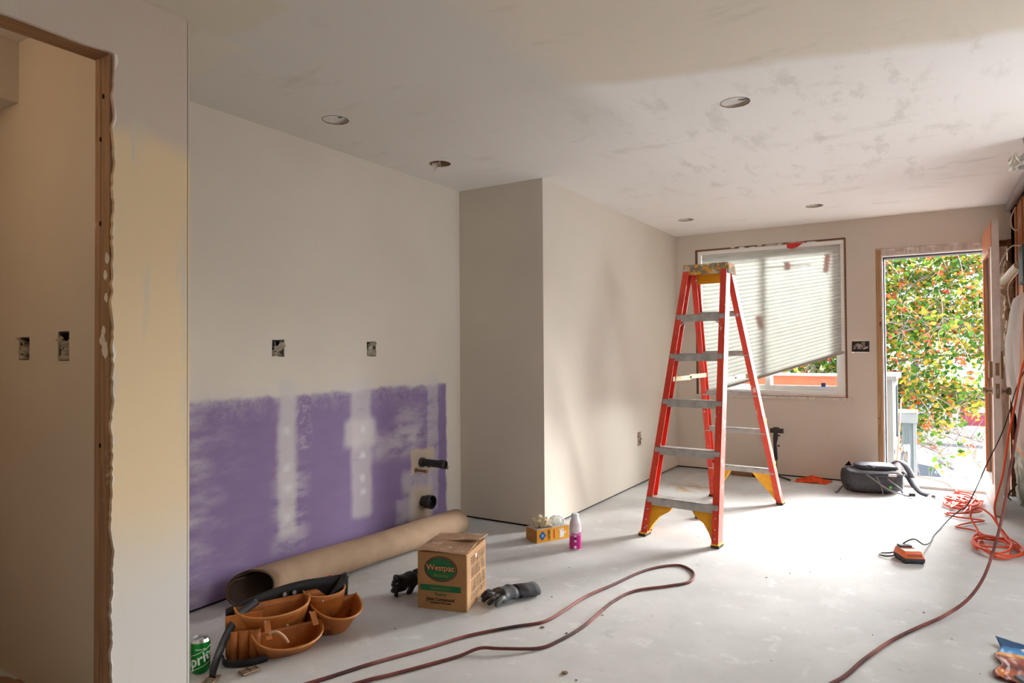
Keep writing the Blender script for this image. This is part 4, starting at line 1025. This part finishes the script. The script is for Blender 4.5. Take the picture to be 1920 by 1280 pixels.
# ------------------------------------------------------------------ cords
plain('cord_orange', (226, 82, 38), .45, var=.08)
def old_cord():
    t = NT('cord_old', .7, 0, .3); n = t.noise(3.2, 5)
    t.col(t.ramp(n, [(.38, srgb(62, 44, 42)), (.52, srgb(118, 62, 56)), (.66, srgb(152, 100, 94))])); MATS['cord_old'] = t.m
old_cord()
random.seed(21)
oc = [(-.238, 8.0, .62), (-.238, 7.55, .42), (-.238, 7.2, .25), (-.255, 7.04, .05), (-.22, 6.95, .034), (-.10, 6.80, .030), (.04, 6.66, .030), (.13, 6.50, .030), (.19, 6.28, .008)]
for k in range(7):
    cx, cy = .215+random.uniform(-.03, .03), 5.80+random.uniform(-.12, .10); rx, ry = random.uniform(.06, .12), random.uniform(.12, .27); ph = random.uniform(0, 6)
    for j in range(8):
        a = ph+2*PI*j/8*(1 if k % 2 else -1)
        oc.append((min(.35, cx+rx*math.cos(a)+.02*math.sin(3*a)), cy+ry*math.sin(a), .008+.004*k+.012*(1+math.sin(a*2+k))*(.4+.1*k)))
oc += [(.30, 5.60, .03), (.20, 5.47, .02), (.09, 5.44, .012), (.16, 5.36, .012), (.30, 5.33, .014), (.22, 5.22, .014), (.14, 5.08, .010), (.24, 5.02, .012)]
for k in range(5):
    cx, cy = .30+random.uniform(-.02, .03), 4.66+random.uniform(-.08, .10); rx, ry = random.uniform(.07, .12), random.uniform(.09, .20); ph = random.uniform(0, 6)
    for j in range(8):
        a = ph+2*PI*j/8*(1 if k % 2 else -1)
        oc.append((cx+rx*math.cos(a), cy+ry*math.sin(a), .009+.004*k+.010*(1+math.sin(a*2+k*2))))
oc += [(.24, 4.80, .06), (.21, 4.92, .12), (.25, 4.98, .165), (.31, 4.92, .14), (.345, 4.86, .09), (.40, 4.70, .03), (.42, 4.60, .015), (.37, 4.68, .05), (.345, 4.84, .085), (.334, 4.9, .13), (.329, 4.9, .195), (.344, 4.9, .274), (.371, 4.9, .387), (.388, 4.9, .515), (.405, 4.9, .642), (.432, 4.9, .785), (.460, 4.9, .959), (.483, 4.9, 1.069), (.535, 4.9, 1.22), (.585, 4.9, 1.36)]
tag(MB().ring(catmull(oc, 6), .0058, 8).build('extension_cord', 'cord_orange', None, True), 'bright orange extension cord tangled in loops beside the open door', 'cord')
lp = [(-1.798, 1.608), (-1.728, 1.797), (-1.639, 1.992), (-1.566, 2.169), (-1.463, 2.327), (-1.377, 2.442), (-1.353, 2.589), (-1.343, 2.784), (-1.305, 3.001), (-1.26, 3.236), (-1.198, 3.38), (-1.119, 3.447), (-1.041, 3.395), (-1.006, 3.313), (-1.005, 3.216), (-1.077, 3.113), (-1.185, 2.974), (-1.218, 2.799), (-1.216, 2.623), (-1.215, 2.465), (-1.236, 2.318), (-1.272, 2.214), (-1.38, 2.118), (-1.451, 2.079), (-1.494, 2.002), (-1.551, 1.885), (-1.607, 1.777), (-1.655, 1.694)]
pts = [(-2.0, 1.20), (-1.9, 1.38)]+lp+[(-1.72, 1.55), (-1.80, 1.38), (-1.86, 1.2)]
pts = [(x, y, .0068+(.010 if k in (24, 25) else 0)+(.006 if k in (8, 9) else 0)) for k, (x, y) in enumerate(pts)]
tag(MB().ring(catmull(pts, 8), .0065, 8).build('extension_cord', 'cord_old', None, True), 'dusty dark red extension cord laid in a long loop in front of the carton', 'cord')
# its second strand lies close beside it around the bend
rc = [(-.40, 2.28, .007), (-.273, 2.53, .007), (-.21, 2.746, .007), (-.135, 2.973, .007), (-.049, 3.169, .007), (.045, 3.352, .012), (.135, 3.56, .03), (.205, 3.77, .075), (.258, 3.98, .15), (.30, 4.15, .245), (.335, 4.27, .37), (.362, 4.36, .50), (.40, 4.42, .70), (.44, 4.46, .95), (.50, 4.47, 1.2), (.585, 4.48, 1.42)]
tag(MB().ring(catmull(rc, 8), .0068, 8).build('extension_cord', 'cord_old', None, True), 'dark red cord rising off the floor towards the right wall', 'cord')

# ------------------------------------------------------------------ backpack
plain('pack_fabric', (74, 75, 80), .8, var=.2, scale=30, bump=.25, alt=((128, 126, 126), .66, .5)); plain('pack_light', (76, 79, 90), .75, var=.18, scale=26, bump=.2); plain('strap_web', (150, 149, 150), .75, bump=.2)
BK = thing('backpack', 'dark grey backpack lying on its back beside the doorway, straps trailing', 'backpack', (-.392, 6.105, 0), math.radians(21))
def sbox(c, h, e=4.5, dz=0, nfreq=9, amp=.02, seed=0, sub=5):
    def fn(q):
        m = (abs(q.x)**e+abs(q.y)**e+abs(q.z)**e)**(1/e); return (1/m)*(1+amp*fbm(q*2.2+V(seed, 0, 0), 1, 3))
    return MB().ico(c, h, sub, fn)
sbox((0, 0, .090), (.205, .160, .088), 5, amp=.03).build('body', 'pack_fabric', BK, True)
sbox((-.165, -.01, .098), (.050, .135, .076), 3.6, amp=.05, seed=2, sub=4).build('top_pocket', 'pack_fabric', BK, True)
sbox((.035, .015, .190), (.155, .115, .026), 3.2, amp=.04, seed=4).build('back_pad', 'pack_light', BK, True)
sbox((-.02, -.138, .080), (.125, .030, .055), 3.4, amp=.05, seed=5, sub=4).build('side_pocket', 'pack_fabric', BK, True)
MB().ring(catmull([(-.20, -.115, .165), (-.10, -.150, .155), (.04, -.160, .160), (.17, -.152, .150), (.203, -.11, .150)], 6), .0055, 8).build('piping', 'pack_light', BK, True)
MB().ring(catmull([(-.10, -.06, .203), (-.075, -.10, .206), (-.06, -.125, .196)], 5), .005, 8).build('pad_seam', 'pack_fabric', BK, True)
MB().ring(catmull([(-.065, -.05, .207), (-.040, -.10, .210), (-.022, -.125, .198)], 5), .005, 8).build('pad_seam', 'pack_fabric', BK, True)
MB().ring(catmull([(.165, .07, .195), (.20, .02, .235), (.225, -.05, .222), (.245, -.10, .165), (.25, -.125, .130)], 6), 1, 10, flat=(.030, .008), up=(.2, -.6, .8)).build('shoulder_strap', 'pack_light', BK, True)
MB().ring(catmull([(.20, -.07, .165), (.232, -.10, .13), (.255, -.145, .075), (.285, -.19, .032), (.325, -.225, .018)], 6), 1, 10, flat=(.030, .009), up=(.2, -.6, .8)).build('shoulder_strap', 'pack_light', BK, True)
MB().ring(catmull([(.325, -.225, .020), (.345, -.235, .034), (.358, -.24, .022), (.350, -.25, .008), (.372, -.25, .006)], 5), 1, 8, flat=(.016, .003), up=(0, 0, 1)).build('strap_end', 'strap_web', BK, True)
MB().ring(catmull([(-.09, -.150, .155), (-.05, -.168, .125), (.0, -.185, .085), (.06, -.215, .045), (.135, -.235, .022), (.18, -.25, .012), (.20, -.24, .030)], 6), 1, 8, flat=(.010, .003), up=(0, -.5, 1)).build('side_strap', 'strap_web', BK, True)
MB().ring(catmull([(-.02, -.17, .14), (.0, -.19, .09), (.012, -.20, .03), (.018, -.205, .004)], 5), 1, 8, flat=(.007, .002), up=(1, 0, 0)).build('side_strap', 'strap_web', BK, True)
MB().ring(catmull([(.06, -.172, .125), (.10, -.19, .09), (.14, -.205, .055), (.15, -.215, .020), (.165, -.235, .006)], 5), 1, 8, flat=(.009, .002), up=(0, -.5, 1)).build('side_strap', 'strap_web', BK, True)
MB().bbox((.065, -.178, .142), (.125, -.155, .160), .004).build('buckle', 'charger_white', BK)
MB().bbox((.185, -.262, .010), (.225, -.235, .034), .004).build('buckle', 'black_plastic', BK)
MB().ico((.075, -.178, .060), (.012, .008, .012), 2).build('toggle', plain('toggle_green', (96, 196, 72), .5), BK, True)
MB().ring(catmull([(-.20, -.02, .178), (-.235, -.05, .15), (-.245, -.075, .09), (-.235, -.10, .04), (-.21, -.12, .02)], 6), 1, 8, flat=(.008, .003), up=(1, 0, 0)).build('carry_strap', 'black_plastic', BK, True)
MB().ring(catmull([(-.205, -.10, .05), (-.245, -.115, .055), (-.285, -.14, .022), (-.31, -.165, .004), (-.325, -.165, .014)], 6), 1, 8, flat=(.010, .003), up=(0, 0, 1)).build('loose_strap', 'black_plastic', BK, True)
MB().add([(-.175, .09, .178), (-.125, .09, .180), (-.15, .07, .222), (-.175, .11, .178), (-.125, .11, .180)], [(0, 1, 2), (3, 4, 2), (0, 3, 2), (1, 4, 2), (0, 1, 4, 3)]).build('grab_tab', 'black_plastic', BK)

# ------------------------------------------------------------------ orange rag, stand with clamp, wooden block, small black block
plain('rag_orange', (216, 74, 20), .85, var=.25, scale=22, bump=.4)
def ragf(u, v):
    x, y = u-.5, v-.5; r = math.sqrt(x*x+y*y)
    return (-.845+.25*x+.03*y, 6.235+.17*y+.02*fbm((u*4, v*4, 1), 1, 2), max(.004, .050*(1-r*1.75)+.020*fbm((u*5, v*5, 0), 1, 3)))
tag(MB().grid(26, 22, ragf).build('rag', 'rag_orange', None, True, solid=.003), 'crumpled orange rag on the floor against the window wall', 'rag')
ST_ = thing('clamp_stand', 'black clamp on a short pole standing behind the ladder', 'stand', (-1.135, 6.215, 0))
MB().bbox((-.055, -.016, .405), (.055, .012, .445), .003).build('bar', 'black_plastic', ST_)
MB().bbox((-.028, -.02, .440), (.020, .014, .455), .003).build('mount', 'black_plastic', ST_)
MB().ring([(-.01, 0, .405), (-.012, 0, .36), (-.016, 0, .315)], [.018, .021, .014], 12).build('head', 'black_plastic', ST_, True)
MB().cyl((.014, -.012, .385), (.026, -.02, .385), .008, None, 10).build('screw', 'black_plastic', ST_, True)
MB().cyl((-.016, 0, .315), (-.010, 0, .17), .014, .016, 12).build('pole', 'black_plastic', ST_, True)
MB().cyl((-.010, 0, .32), (-.010, 0, .02), .009, None, 12).build('pole', 'black_plastic', ST_, True)
MB().bbox((.006, -.012, .285), (.024, .004, .300), .003).build('lever', 'black_plastic', ST_)
for a in (-.3, 1.9, 4.0):
    MB().ring([(-.010, 0, .03), (-.010+.13*math.cos(a), -.02+.11*math.sin(a)-.0, .010)], 1, 8, flat=(.012, .008), up=(0, 0, 1)).build('leg', 'black_plastic', ST_, True)
wood('brown_wood', (132, 98, 70), 0, .6)
bk = thing('wooden_block', 'brown wooden block with dark end lying behind the rear ladder feet', 'block', (-1.53, 6.20, 0), -.04)
MB().bbox((0, 0, 0), (.185, .09, .055), .003).build('block_body', 'brown_wood', bk)
MB().bbox((.185, .005, .0), (.225, .085, .050), .003).build('end_piece', 'dark_gap', bk)
sb = thing('tape_measure', 'small black case on the floor under the ladder', 'tape measure', (-1.318, 4.50, 0), .2)
MB().bbox((-.034, -.02, 0), (.034, .03, .044), .007).build('case', 'black_plastic', sb, True)
MB().box((-.032, -.0215, .012), (-.010, -.0195, .030)).build('clip', 'charger_dark', sb)

# ------------------------------------------------------------------ printed packaging and folder in the foreground corner
def printed():
    t = NT('printed_film', .28, 0, .6); w = t.warp(9, .05); s0 = t.sep(w); n = t.noise(17, 4); y = s0[1]
    o = t.ramp(t.noise(11, 3, .5, w), [(.34, srgb(60, 54, 50)), (.44, srgb(128, 72, 66)), (.56, srgb(160, 84, 72)), (.66, srgb(226, 130, 40))])
    o = t.mix(t.step(y, .115, .125), o, srgb(232, 160, 60)); o = t.mix(t.step(y, .150, .162), o, srgb(74, 146, 204)); o = t.mix(t.step(y, .195, .205), o, srgb(38, 84, 130))
    o = t.mix(t.step(n, .64, .68), o, srgb(232, 228, 222)); t.col(o); MATS['printed_film'] = t.m
printed()
PB = thing('snack_bag', 'crumpled glossy blue and orange printed bag on the floor', 'bag', (.20, 2.93, 0), -.05)
def bagf(u, v):
    x = .26*u; y = -.10+.34*v-.035*u
    f = .010*abs(math.sin(u*26+4*v))*max(0, 1-u*2.8)*max(0, 1-v*1.1)+.004*(1+fbm((u*3, v*3, 2), 1.6, 3))+.16*max(0, v-.85)*(1-u)
    x += -.010*math.sin(v*13)*(1-u)**3-.03*max(0, .35-v)*(1-u)
    return (x, y, .003+f)
MB().grid(34, 34, bagf).build('film', 'printed_film', PB, True, solid=.0008)
bev(MB().box((.118, .01, .020), (.26, .150, .0215)), .0008).build('paper_label', 'print_white', PB)
FO = thing('folder', 'grey framed picture folder lying over the printed bag', 'folder', (.232, 2.80, .030), .55)
MB().bbox((0, -.20, 0), (.30, .0, .012), .002).build('cover', plain('folder_grey', (108, 114, 124), .5), FO)
def picm():
    t = NT('picture', .5); s0 = t.sep(); n = t.noise(16, 4, .6, t.mapping((1, 2.6, 1)))
    t.col(t.ramp(n, [(.36, srgb(120, 112, 106)), (.5, srgb(188, 182, 176)), (.64, srgb(222, 216, 208))])); MATS['picture'] = t.m
picm()
MB().box((.025, -.178, .012), (.28, -.022, .0128)).build('picture_panel', 'picture', FO)

# ------------------------------------------------------------------ debris on the floor
plain('chip_brown', (134, 108, 82), .9); plain('chip_dark', (58, 52, 46), .9); plain('chip_white', (222, 218, 210), .9)
CH_P = []
for m, nm, lb in (('chip_brown', 'wood_chip', 'small brown wood chip on the concrete floor'), ('chip_dark', 'grit', 'tiny dark crumb of grit on the concrete floor'), ('chip_white', 'plaster_chip', 'tiny white plaster chip on the concrete floor')):
    o = MB().ico((0, 0, .35), (1, .8, .35), 1, lambda c: 1+.5*fbm(c*1.7, 1, 2)).build(nm, m); CH_P.append((o, lb, nm))
spots = [(0, -1.10, 2.10, .014), (0, -1.36, 2.40, .010), (0, -.85, 2.05, .007), (2, -1.20, 2.65, .009), (1, -1.25, 2.40, .006)]
random.seed(11)
for k in range(80):
    x = random.uniform(-1.9, .25); y = random.uniform(1.8, 5.6)
    if -2.1 < x < -1.6 and 2.1 < y < 2.9: continue
    spots.append((random.choice((1, 1, 2, 2, 0)), x, y, random.uniform(.0025, .0055)))
seen = {}
for k, x, y, s in spots:
    pr_, lb, nm = CH_P[k]
    o = pr_ if k not in seen else pr_.copy()
    if k in seen: COL.objects.link(o)
    seen[k] = 1
    o.location = (x, y, .0002); o.scale = (s, s, s*.8); o.rotation_euler = (0, 0, random.uniform(0, 6))
    tag(o, lb, 'debris', nm.replace('_', ' ')+'s scattered on the floor')

# ------------------------------------------------------------------ outside: porch, railing, street, house, car, tree
plain('porch_concrete', (226, 224, 220), .8, var=.06, scale=6); plain('stucco_white', (122, 122, 120), .9, var=.12, scale=12, bump=.6)
plain('rail_grey', (70, 78, 80), .6, var=.06); plain('rail_cap', (100, 102, 102), .6, var=.06); plain('asphalt', (140, 140, 142), .9, var=.06, scale=3)
plain('sidewalk', (160, 159, 160), .9, var=.06, scale=2); plain('curb', (90, 90, 94), .9); plain('facade_white', (196, 202, 212), .8, var=.04, scale=2); plain('facade_cream', (226, 208, 160), .8)
plain('door_maroon', (112, 26, 46), .5); plain('pane_blue', (140, 160, 180), .2, .2); plain('iron_black', (44, 44, 52), .5); plain('pole_blue', (96, 94, 128), .6)
plain('car_white', (232, 232, 232), .25, var=.02); plain('car_glass', (44, 52, 62), .1, .2, alt=((120, 134, 146), .6, .2)); plain('tyre', (28, 28, 30), .8); plain('terracotta', (164, 70, 42), .8, var=.12)
plain('bark', (132, 124, 116), .9, var=.2, scale=20, bump=.5)
GZ = -3.4
struct(MB().box((-1.4, 6.56, -.30), (1.6, 7.02, -.012)).build('floor_porch', 'porch_concrete'), 'bright concrete porch slab outside the door', 'porch')
struct(MB().box((-60, 6.6, GZ-.2), (60, 90, GZ)).build('floor_street', 'asphalt'), 'pale street below the porch', 'street')
sw = struct(MB().box((-60, 37.0, GZ), (60, 46.0, GZ+.14)).build('floor_sidewalk', 'sidewalk'), 'far sidewalk across the street', 'sidewalk')
MB().box((-60, 36.8, GZ), (60, 37.0, GZ+.13)).build('curb', 'curb', sw)
pb = thing('stucco_block', 'rough white stucco block at the foot of the porch railing', 'wall block', (-.30, 7.4, GZ))
MB().ico((.105, .22, 3.40), (.036, .30, .17), 4, lambda q: (1/(abs(q.x)**12+abs(q.y)**12+abs(q.z)**12)**(1/12))*(1+.10*fbm(q*2, 1, 3))).build('top_block', 'stucco_white', pb, True)
MB().box((-.08, -.15, 0), (.15, .55, 3.28)).build('pier', 'stucco_white', pb)
RL = thing('porch_railing', 'grey boarded porch railing with a broad white cap', 'railing', (-.33, 7.8, .1))
MB().bbox((-.405, 7.15, .845), (-.245, 8.50, .885), .004).build('cap', 'rail_cap', RL, False, True)
MB().box((-.365, 7.20, .06), (-.335, 7.285, .845)).box((-.335, 7.20, .06), (-.28, 7.285, .845)).build('post', 'rail_cap', RL, False, True)
MB().box((-.365, 8.38, .06), (-.28, 8.46, .845)).build('post', 'rail_grey', RL, False, True)
for k in range(9):
    y = 7.30+k*.12; MB().box((-.32, y, .16), (-.298, y+.105, .79)).build('board', 'rail_grey', RL, False, True)
MB().box((-.345, 7.28, .765), (-.275, 8.40, .80)).build('rail', 'rail_cap', RL, False, True)
MB().box((-.345, 7.28, .14), (-.270, 8.40, .185)).build('rail', 'rail_cap', RL, False, True)
FN = thing('gate_post', 'grey green boarded gate post with flat white cap below the porch', 'post', (-.2, 9.05, GZ))
MB().box((-.265, 8.98, GZ), (-.145, 9.10, .34)).build('post_body', 'rail_grey', FN, False, True)
MB().box((-.150, 8.965, GZ), (-.118, 9.115, .36)).build('edge_board', 'rail_cap', FN, False, True)
MB().box((-.225, 8.972, GZ), (-.205, 8.98, .22)).build('batten', plain('rail_dark', (66, 74, 76), .6), FN, False, True)
MB().bbox((-.29, 8.94, .28), (-.105, 9.14, .40), .004).build('head_board', 'rail_cap', FN, False, True)
MB().bbox((-.30, 8.93, .40), (-.098, 9.15, .425), .004).build('cap', plain('cap_rust', (190, 170, 150), .8, alt=((150, 86, 46), .52, .6)), FN, False, True)
gp = MB().ico((.43, 7.25, -.02), (.035, .05, .36), 3, lambda q: 1+.10*fbm(q*2.5, 1, 3)).build('grey_bundle', plain('bundle_grey', (142, 148, 154), .8, var=.2, scale=20), None, True)
tag(gp, 'grey wrapped bundle standing outside by the door hinge', 'bundle')
HS = thing('row_house', 'white house across the street with a maroon glazed door and iron gates', 'house', (0, 46, GZ))
MB().box((-30, 46.0, GZ), (30, 47.0, 4.6)).build('facade', 'facade_white', HS, False, True)
MB().box((-30, 45.90, -1.35), (30, 46.0, -.55)).build('band', 'facade_cream', HS, False, True)
MB().box((-30, 45.7, 4.6), (30, 47.2, 5.0)).build('cornice', 'facade_white', HS, False, True)
dr = MB().box((1.55, 45.88, GZ+.14), (3.05, 45.98, -1.42)).build('door', 'door_maroon', HS, False, True)
for i in range(2):
    for j in range(2):
        MB().box((1.80+i*.52, 45.86, -2.50+j*.50), (2.27+i*.52, 45.88, -2.05+j*.50)).build('pane', 'pane_blue', dr, False, True)
MB().box((1.75, 45.86, GZ+.3), (2.85, 45.88, -2.70)).build('panel', 'door_maroon', dr, False, True)
for gx in (-2.6, -1.0):
    gt = MB().box((gx, 45.86, GZ+.14), (gx+1.1, 45.95, -1.45)).build('gate_recess', 'pane_blue', HS, False, True)
    for k in range(8): MB().cyl((gx+.07+k*.137, 45.83, GZ+.15), (gx+.07+k*.137, 45.83, -1.46), .018, None, 6).build('gate_bar', 'iron_black', gt, False, True)
    for k in range(3):
        c = (gx+.25+.3*k, 45.82, -2.2); MB().ring([(c[0]+.13*math.cos(a*PI/6), c[1], c[2]+.13*math.sin(a*PI/6)) for a in range(13)], .02, 6).build('gate_scroll', 'iron_black', gt, False, True)
for wx in (-7, -3.2, .6, 4.4):
    fr = MB().box((wx, 45.9, .6), (wx+1.5, 46.0, 3.0)).build('window', 'facade_cream', HS, False, True)
    for i in range(2): MB().box((wx+.12+i*.66, 45.88, .75), (wx+.72+i*.66, 45.9, 2.85)).build('pane', 'pane_blue', fr, False, True)
for k in range(3): MB().box((.3+k*.36, 45.93, GZ+.14), (.33+k*.36, 46.0, -1.5)).build('downpipe', 'iron_black', HS, False, True)
tag(MB().cyl((-.52, 38.2, GZ), (-.52, 38.2, 3.5), .22, .16, 14).build('utility_pole', 'pole_blue', None, True), 'bluish grey pole standing on the far sidewalk', 'pole')

# parked car
CR_ = thing('parked_car', 'white car with dark windscreen parked on the near side of the street', 'car', (-.72, 22.6, GZ), math.radians(4))
prof = [(-2.15, .35), (-2.2, .62), (-2.1, .86), (-1.35, .96), (-.62, 1.42), (.75, 1.46), (1.45, 1.02), (2.1, .92), (2.2, .60), (2.15, .32)]
def carsec(w, ins):
    return [V(x, s*(w-(ins if z > 1.0 else 0)), z) for x, z in prof for s in (-1,)]
n = len(prof); cb = MB(); L0 = [(x, -(.88-(.20 if z > 1.2 else .0)), z) for x, z in prof]; L1 = [(x, (.88-(.20 if z > 1.2 else .0)), z) for x, z in prof]
cb.add(L0+L1, [tuple(range(n)), tuple(reversed(range(n, 2*n)))]+[(k, (k+1) % n, n+(k+1) % n, n+k) for k in range(n)])
bev(cb, .05).build('body', 'car_white', CR_, True)
MB().add([(-1.30, -.78, 1.02), (-.68, -.64, 1.40), (-.68, .64, 1.40), (-1.30, .78, 1.02)], [(0, 1, 2, 3)]).xf(Matrix.Translation((-.03, 0, .035))).build('windscreen', 'car_glass', CR_, solid=.01)
MB().add([(1.40, -.78, 1.08), (.82, -.64, 1.44), (.82, .64, 1.44), (1.40, .78, 1.08)], [(0, 1, 2, 3)]).xf(Matrix.Translation((.03, 0, .035))).build('rear_window', 'car_glass', CR_, solid=.01)
for s in (-1, 1):
    for a, b in ((-.95, -.08), (0, .95)):
        MB().add([(a, s*.885, 1.0), (b, s*.885, 1.0), (min(b, .72), s*.70, 1.38), (max(a, -.55), s*.70, 1.38)], [(0, 1, 2, 3)]).build('side_window', 'car_glass', CR_, solid=.01)
    for x in (-1.35, 1.35):
        MB().lathe([(.05, -.1), (.30, -.1), (.33, -.06), (.33, .06), (.30, .1), (.05, .1)], (x, s*.80, .33), 20, 'y').build('wheel', 'tyre', CR_, True)
    MB().box((-1.0, s*.9-.06, 1.0), (-.85, s*.9+.06, 1.12)).build('mirror', 'car_white', CR_)

# neighbour's low building seen under the shade
NB = thing('garden_wall', 'orange rendered garden wall with white coping seen under the shade', 'wall', (-2.2, 9.4, GZ))
MB().box((-3.4, 9.3, GZ), (-.92, 9.5, .80)).build('wall_body', 'terracotta', NB, False, True)
MB().box((-3.43, 9.27, .80), (-.90, 9.53, .825)).build('coping', 'facade_white', NB, False, True)

# ---- tree
def leafmat():
    t = NT('leaf', .55, 0, .3); g = t.n.new('ShaderNodeNewGeometry')
    o = t.ramp(g.outputs['Random Per Island'], [(.0, srgb(34, 70, 22)), (.30, srgb(66, 106, 32)), (.56, srgb(98, 130, 42)), (.76, srgb(164, 152, 46)), (.94, srgb(190, 140, 56)), (1., srgb(186, 84, 46))])
    t.col(o); tl = t.n.new('ShaderNodeBsdfTranslucent'); t.l.new(o, tl.inputs[0]); mx = t.n.new('ShaderNodeMixShader'); mx.inputs[0].default_value = .42
    t.l.new(t.b.outputs[0], mx.inputs[1]); t.l.new(tl.outputs[0], mx.inputs[2]); t.l.new(mx.outputs[0], t.n['Material Output'].inputs[0]); MATS['leaf'] = t.m
leafmat(); plain('berry', (226, 66, 42), .4, var=.2, scale=3)
def tree(label, base, limbs, nleaf, rleaf, seed, berries, spread=.30, name='berry_tree', zmin=None):
    random.seed(seed); o = thing(name, label, 'tree', base); B0 = Vector(base)
    br_ = MB(); tips = []
    for L in limbs:
        P = catmull([B0+Vector(p) for p in L[0]], 6); N = len(P)
        br_.ring(P, [max(.008, L[1]*(1-.85*k/N)) for k in range(N)], 7)
        for k in range(4, N):
            for q in range(L[2]):
                d = V(random.gauss(0, 1), random.gauss(0, 1), random.gauss(.1, .8)).normalized(); ln = random.uniform(.25, .75)*L[3]
                m = P[k]+d*ln*.5+V(random.uniform(-.06, .06), random.uniform(-.06, .06), .05); e = P[k]+d*ln+V(0, 0, -.10*ln)
                br_.ring(catmull([P[k], m, e], 4), [.007, .0065, .006, .0055, .005, .0045, .004, .0035, .003][:9], 5); tips.append((P[k], m, e))
    br_.build('branches', 'bark', o, True, True, recalc=False)
    lf = MB(); bb = []
    for k in range(nleaf):
        P, m, e = random.choice(tips); t = random.random(); c = (P*(1-t)**2+m*2*t*(1-t)+e*t*t) if t < .7 else e
        c = c+V(random.gauss(0, 1), random.gauss(0, 1), random.gauss(0, 1))*spread*.33
        if zmin and c.z < zmin(c)+random.uniform(-.12, .12) and random.random() > .05: continue
        a = V(random.gauss(0, 1), random.gauss(0, 1), random.gauss(0, .7)).normalized(); b = a.orthogonal().normalized()
        b = (Matrix.Rotation(random.uniform(0, 6.28), 3, a) @ b); nn = a.cross(b); s_ = rleaf*random.uniform(.6, 1.25)
        lf.add([c-a*s_, c-a*s_*.2+b*s_*.62+nn*s_*.16, c+a*s_*.55+b*s_*.40+nn*s_*.10, c+a*s_*1.05, c+a*s_*.55-b*s_*.40+nn*s_*.10, c-a*s_*.2-b*s_*.62+nn*s_*.16], [(0, 1, 2, 3), (0, 3, 4, 5)])
        if k % max(1, nleaf//max(1, berries)) == 0 and berries: bb.append(c)
    x = lf.build('leaves', 'leaf', o, False, True, recalc=False); x['kind'] = 'stuff'
    if bb:
        bm_ = MB()
        for c in bb:
            for q in range(random.randint(3, 6)): bm_.ico(c+V(random.gauss(0, .022), random.gauss(0, .022), random.gauss(0, .018)), random.uniform(.013, .02), 1)
        y = bm_.build('berries', 'berry', o, True, True, recalc=False); y['kind'] = 'stuff'
    return o
limbs = [([(0, 0, 0), (.1, -.1, 1.8), (.3, -.2, 3.6), (.8, -.4, 5.0), (1.4, -.5, 6.2)], .13, 5, 1.0)]
for k, (dx, dy, z0, dz, L) in enumerate(((1.6, -.6, 3.4, .5, 1), (2.3, -.2, 3.6, .2, 1), (1.9, -1.0, 3.9, .9, 1), (2.4, .4, 4.2, 1.0, 1), (1.2, -1.1, 4.4, 1.4, 1), (2.6, -.5, 4.5, 1.2, 1), (.5, .8, 4.0, 1.5, 1), (-.9, -.2, 3.9, 1.2, 1), (1.9, .2, 3.2, -.25, 1), (2.9, .1, 3.9, .45, 1), (.9, -.9, 3.3, .5, 1), (2.2, -.7, 5.0, .9, 1), (1.4, .5, 5.0, 1.3, 1), (1.3, -.4, 3.2, .1, 1), (3.0, .2, 3.4, .3, 1), (2.8, -.3, 4.2, .6, 1), (2.7, .3, 5.0, .6, 1), (2.9, .1, 4.6, .2, 1), (2.4, -.2, 3.3, -.1, 1), (2.6, .5, 5.4, .7, 1))):
    limbs.append(([(.28, -.2, z0), (.28+dx*.35, -.2+dy*.3, z0+.25+dz*.3), (.28+dx*.7, -.2+dy*.7, z0+.2+dz*.75), (.28+dx, -.2+dy, z0+dz)], .035, 6, .85))
limbs.append(([(1.6, -.5, 3.35), (2.05, -.6, 3.2), (2.25, -.65, 2.75), (2.30, -.65, 2.3)], .014, 1, .35))
limbs.append(([(1.9, -.5, 3.4), (2.4, -.5, 3.2), (2.6, -.5, 2.9), (2.8, -.5, 2.75)], .012, 2, .4))
tree('large leafy tree with red berries and yellowing leaves outside the open door', (-2.0, 11.8, GZ), limbs, 26000, .043, 5, 800, zmin=lambda p: -.25+.55*max(0, p.x+.25))
lb2 = [([(0, 0, 0), (0, 0, 1.6), (.1, 0, 3.0), (.2, 0, 4.6)], .10, 10, 1.3)]
tree('dark green tree behind the orange garden wall', (-3.0, 14.5, GZ), lb2, 5000, .07, 8, 0, .5, 'garden_tree')
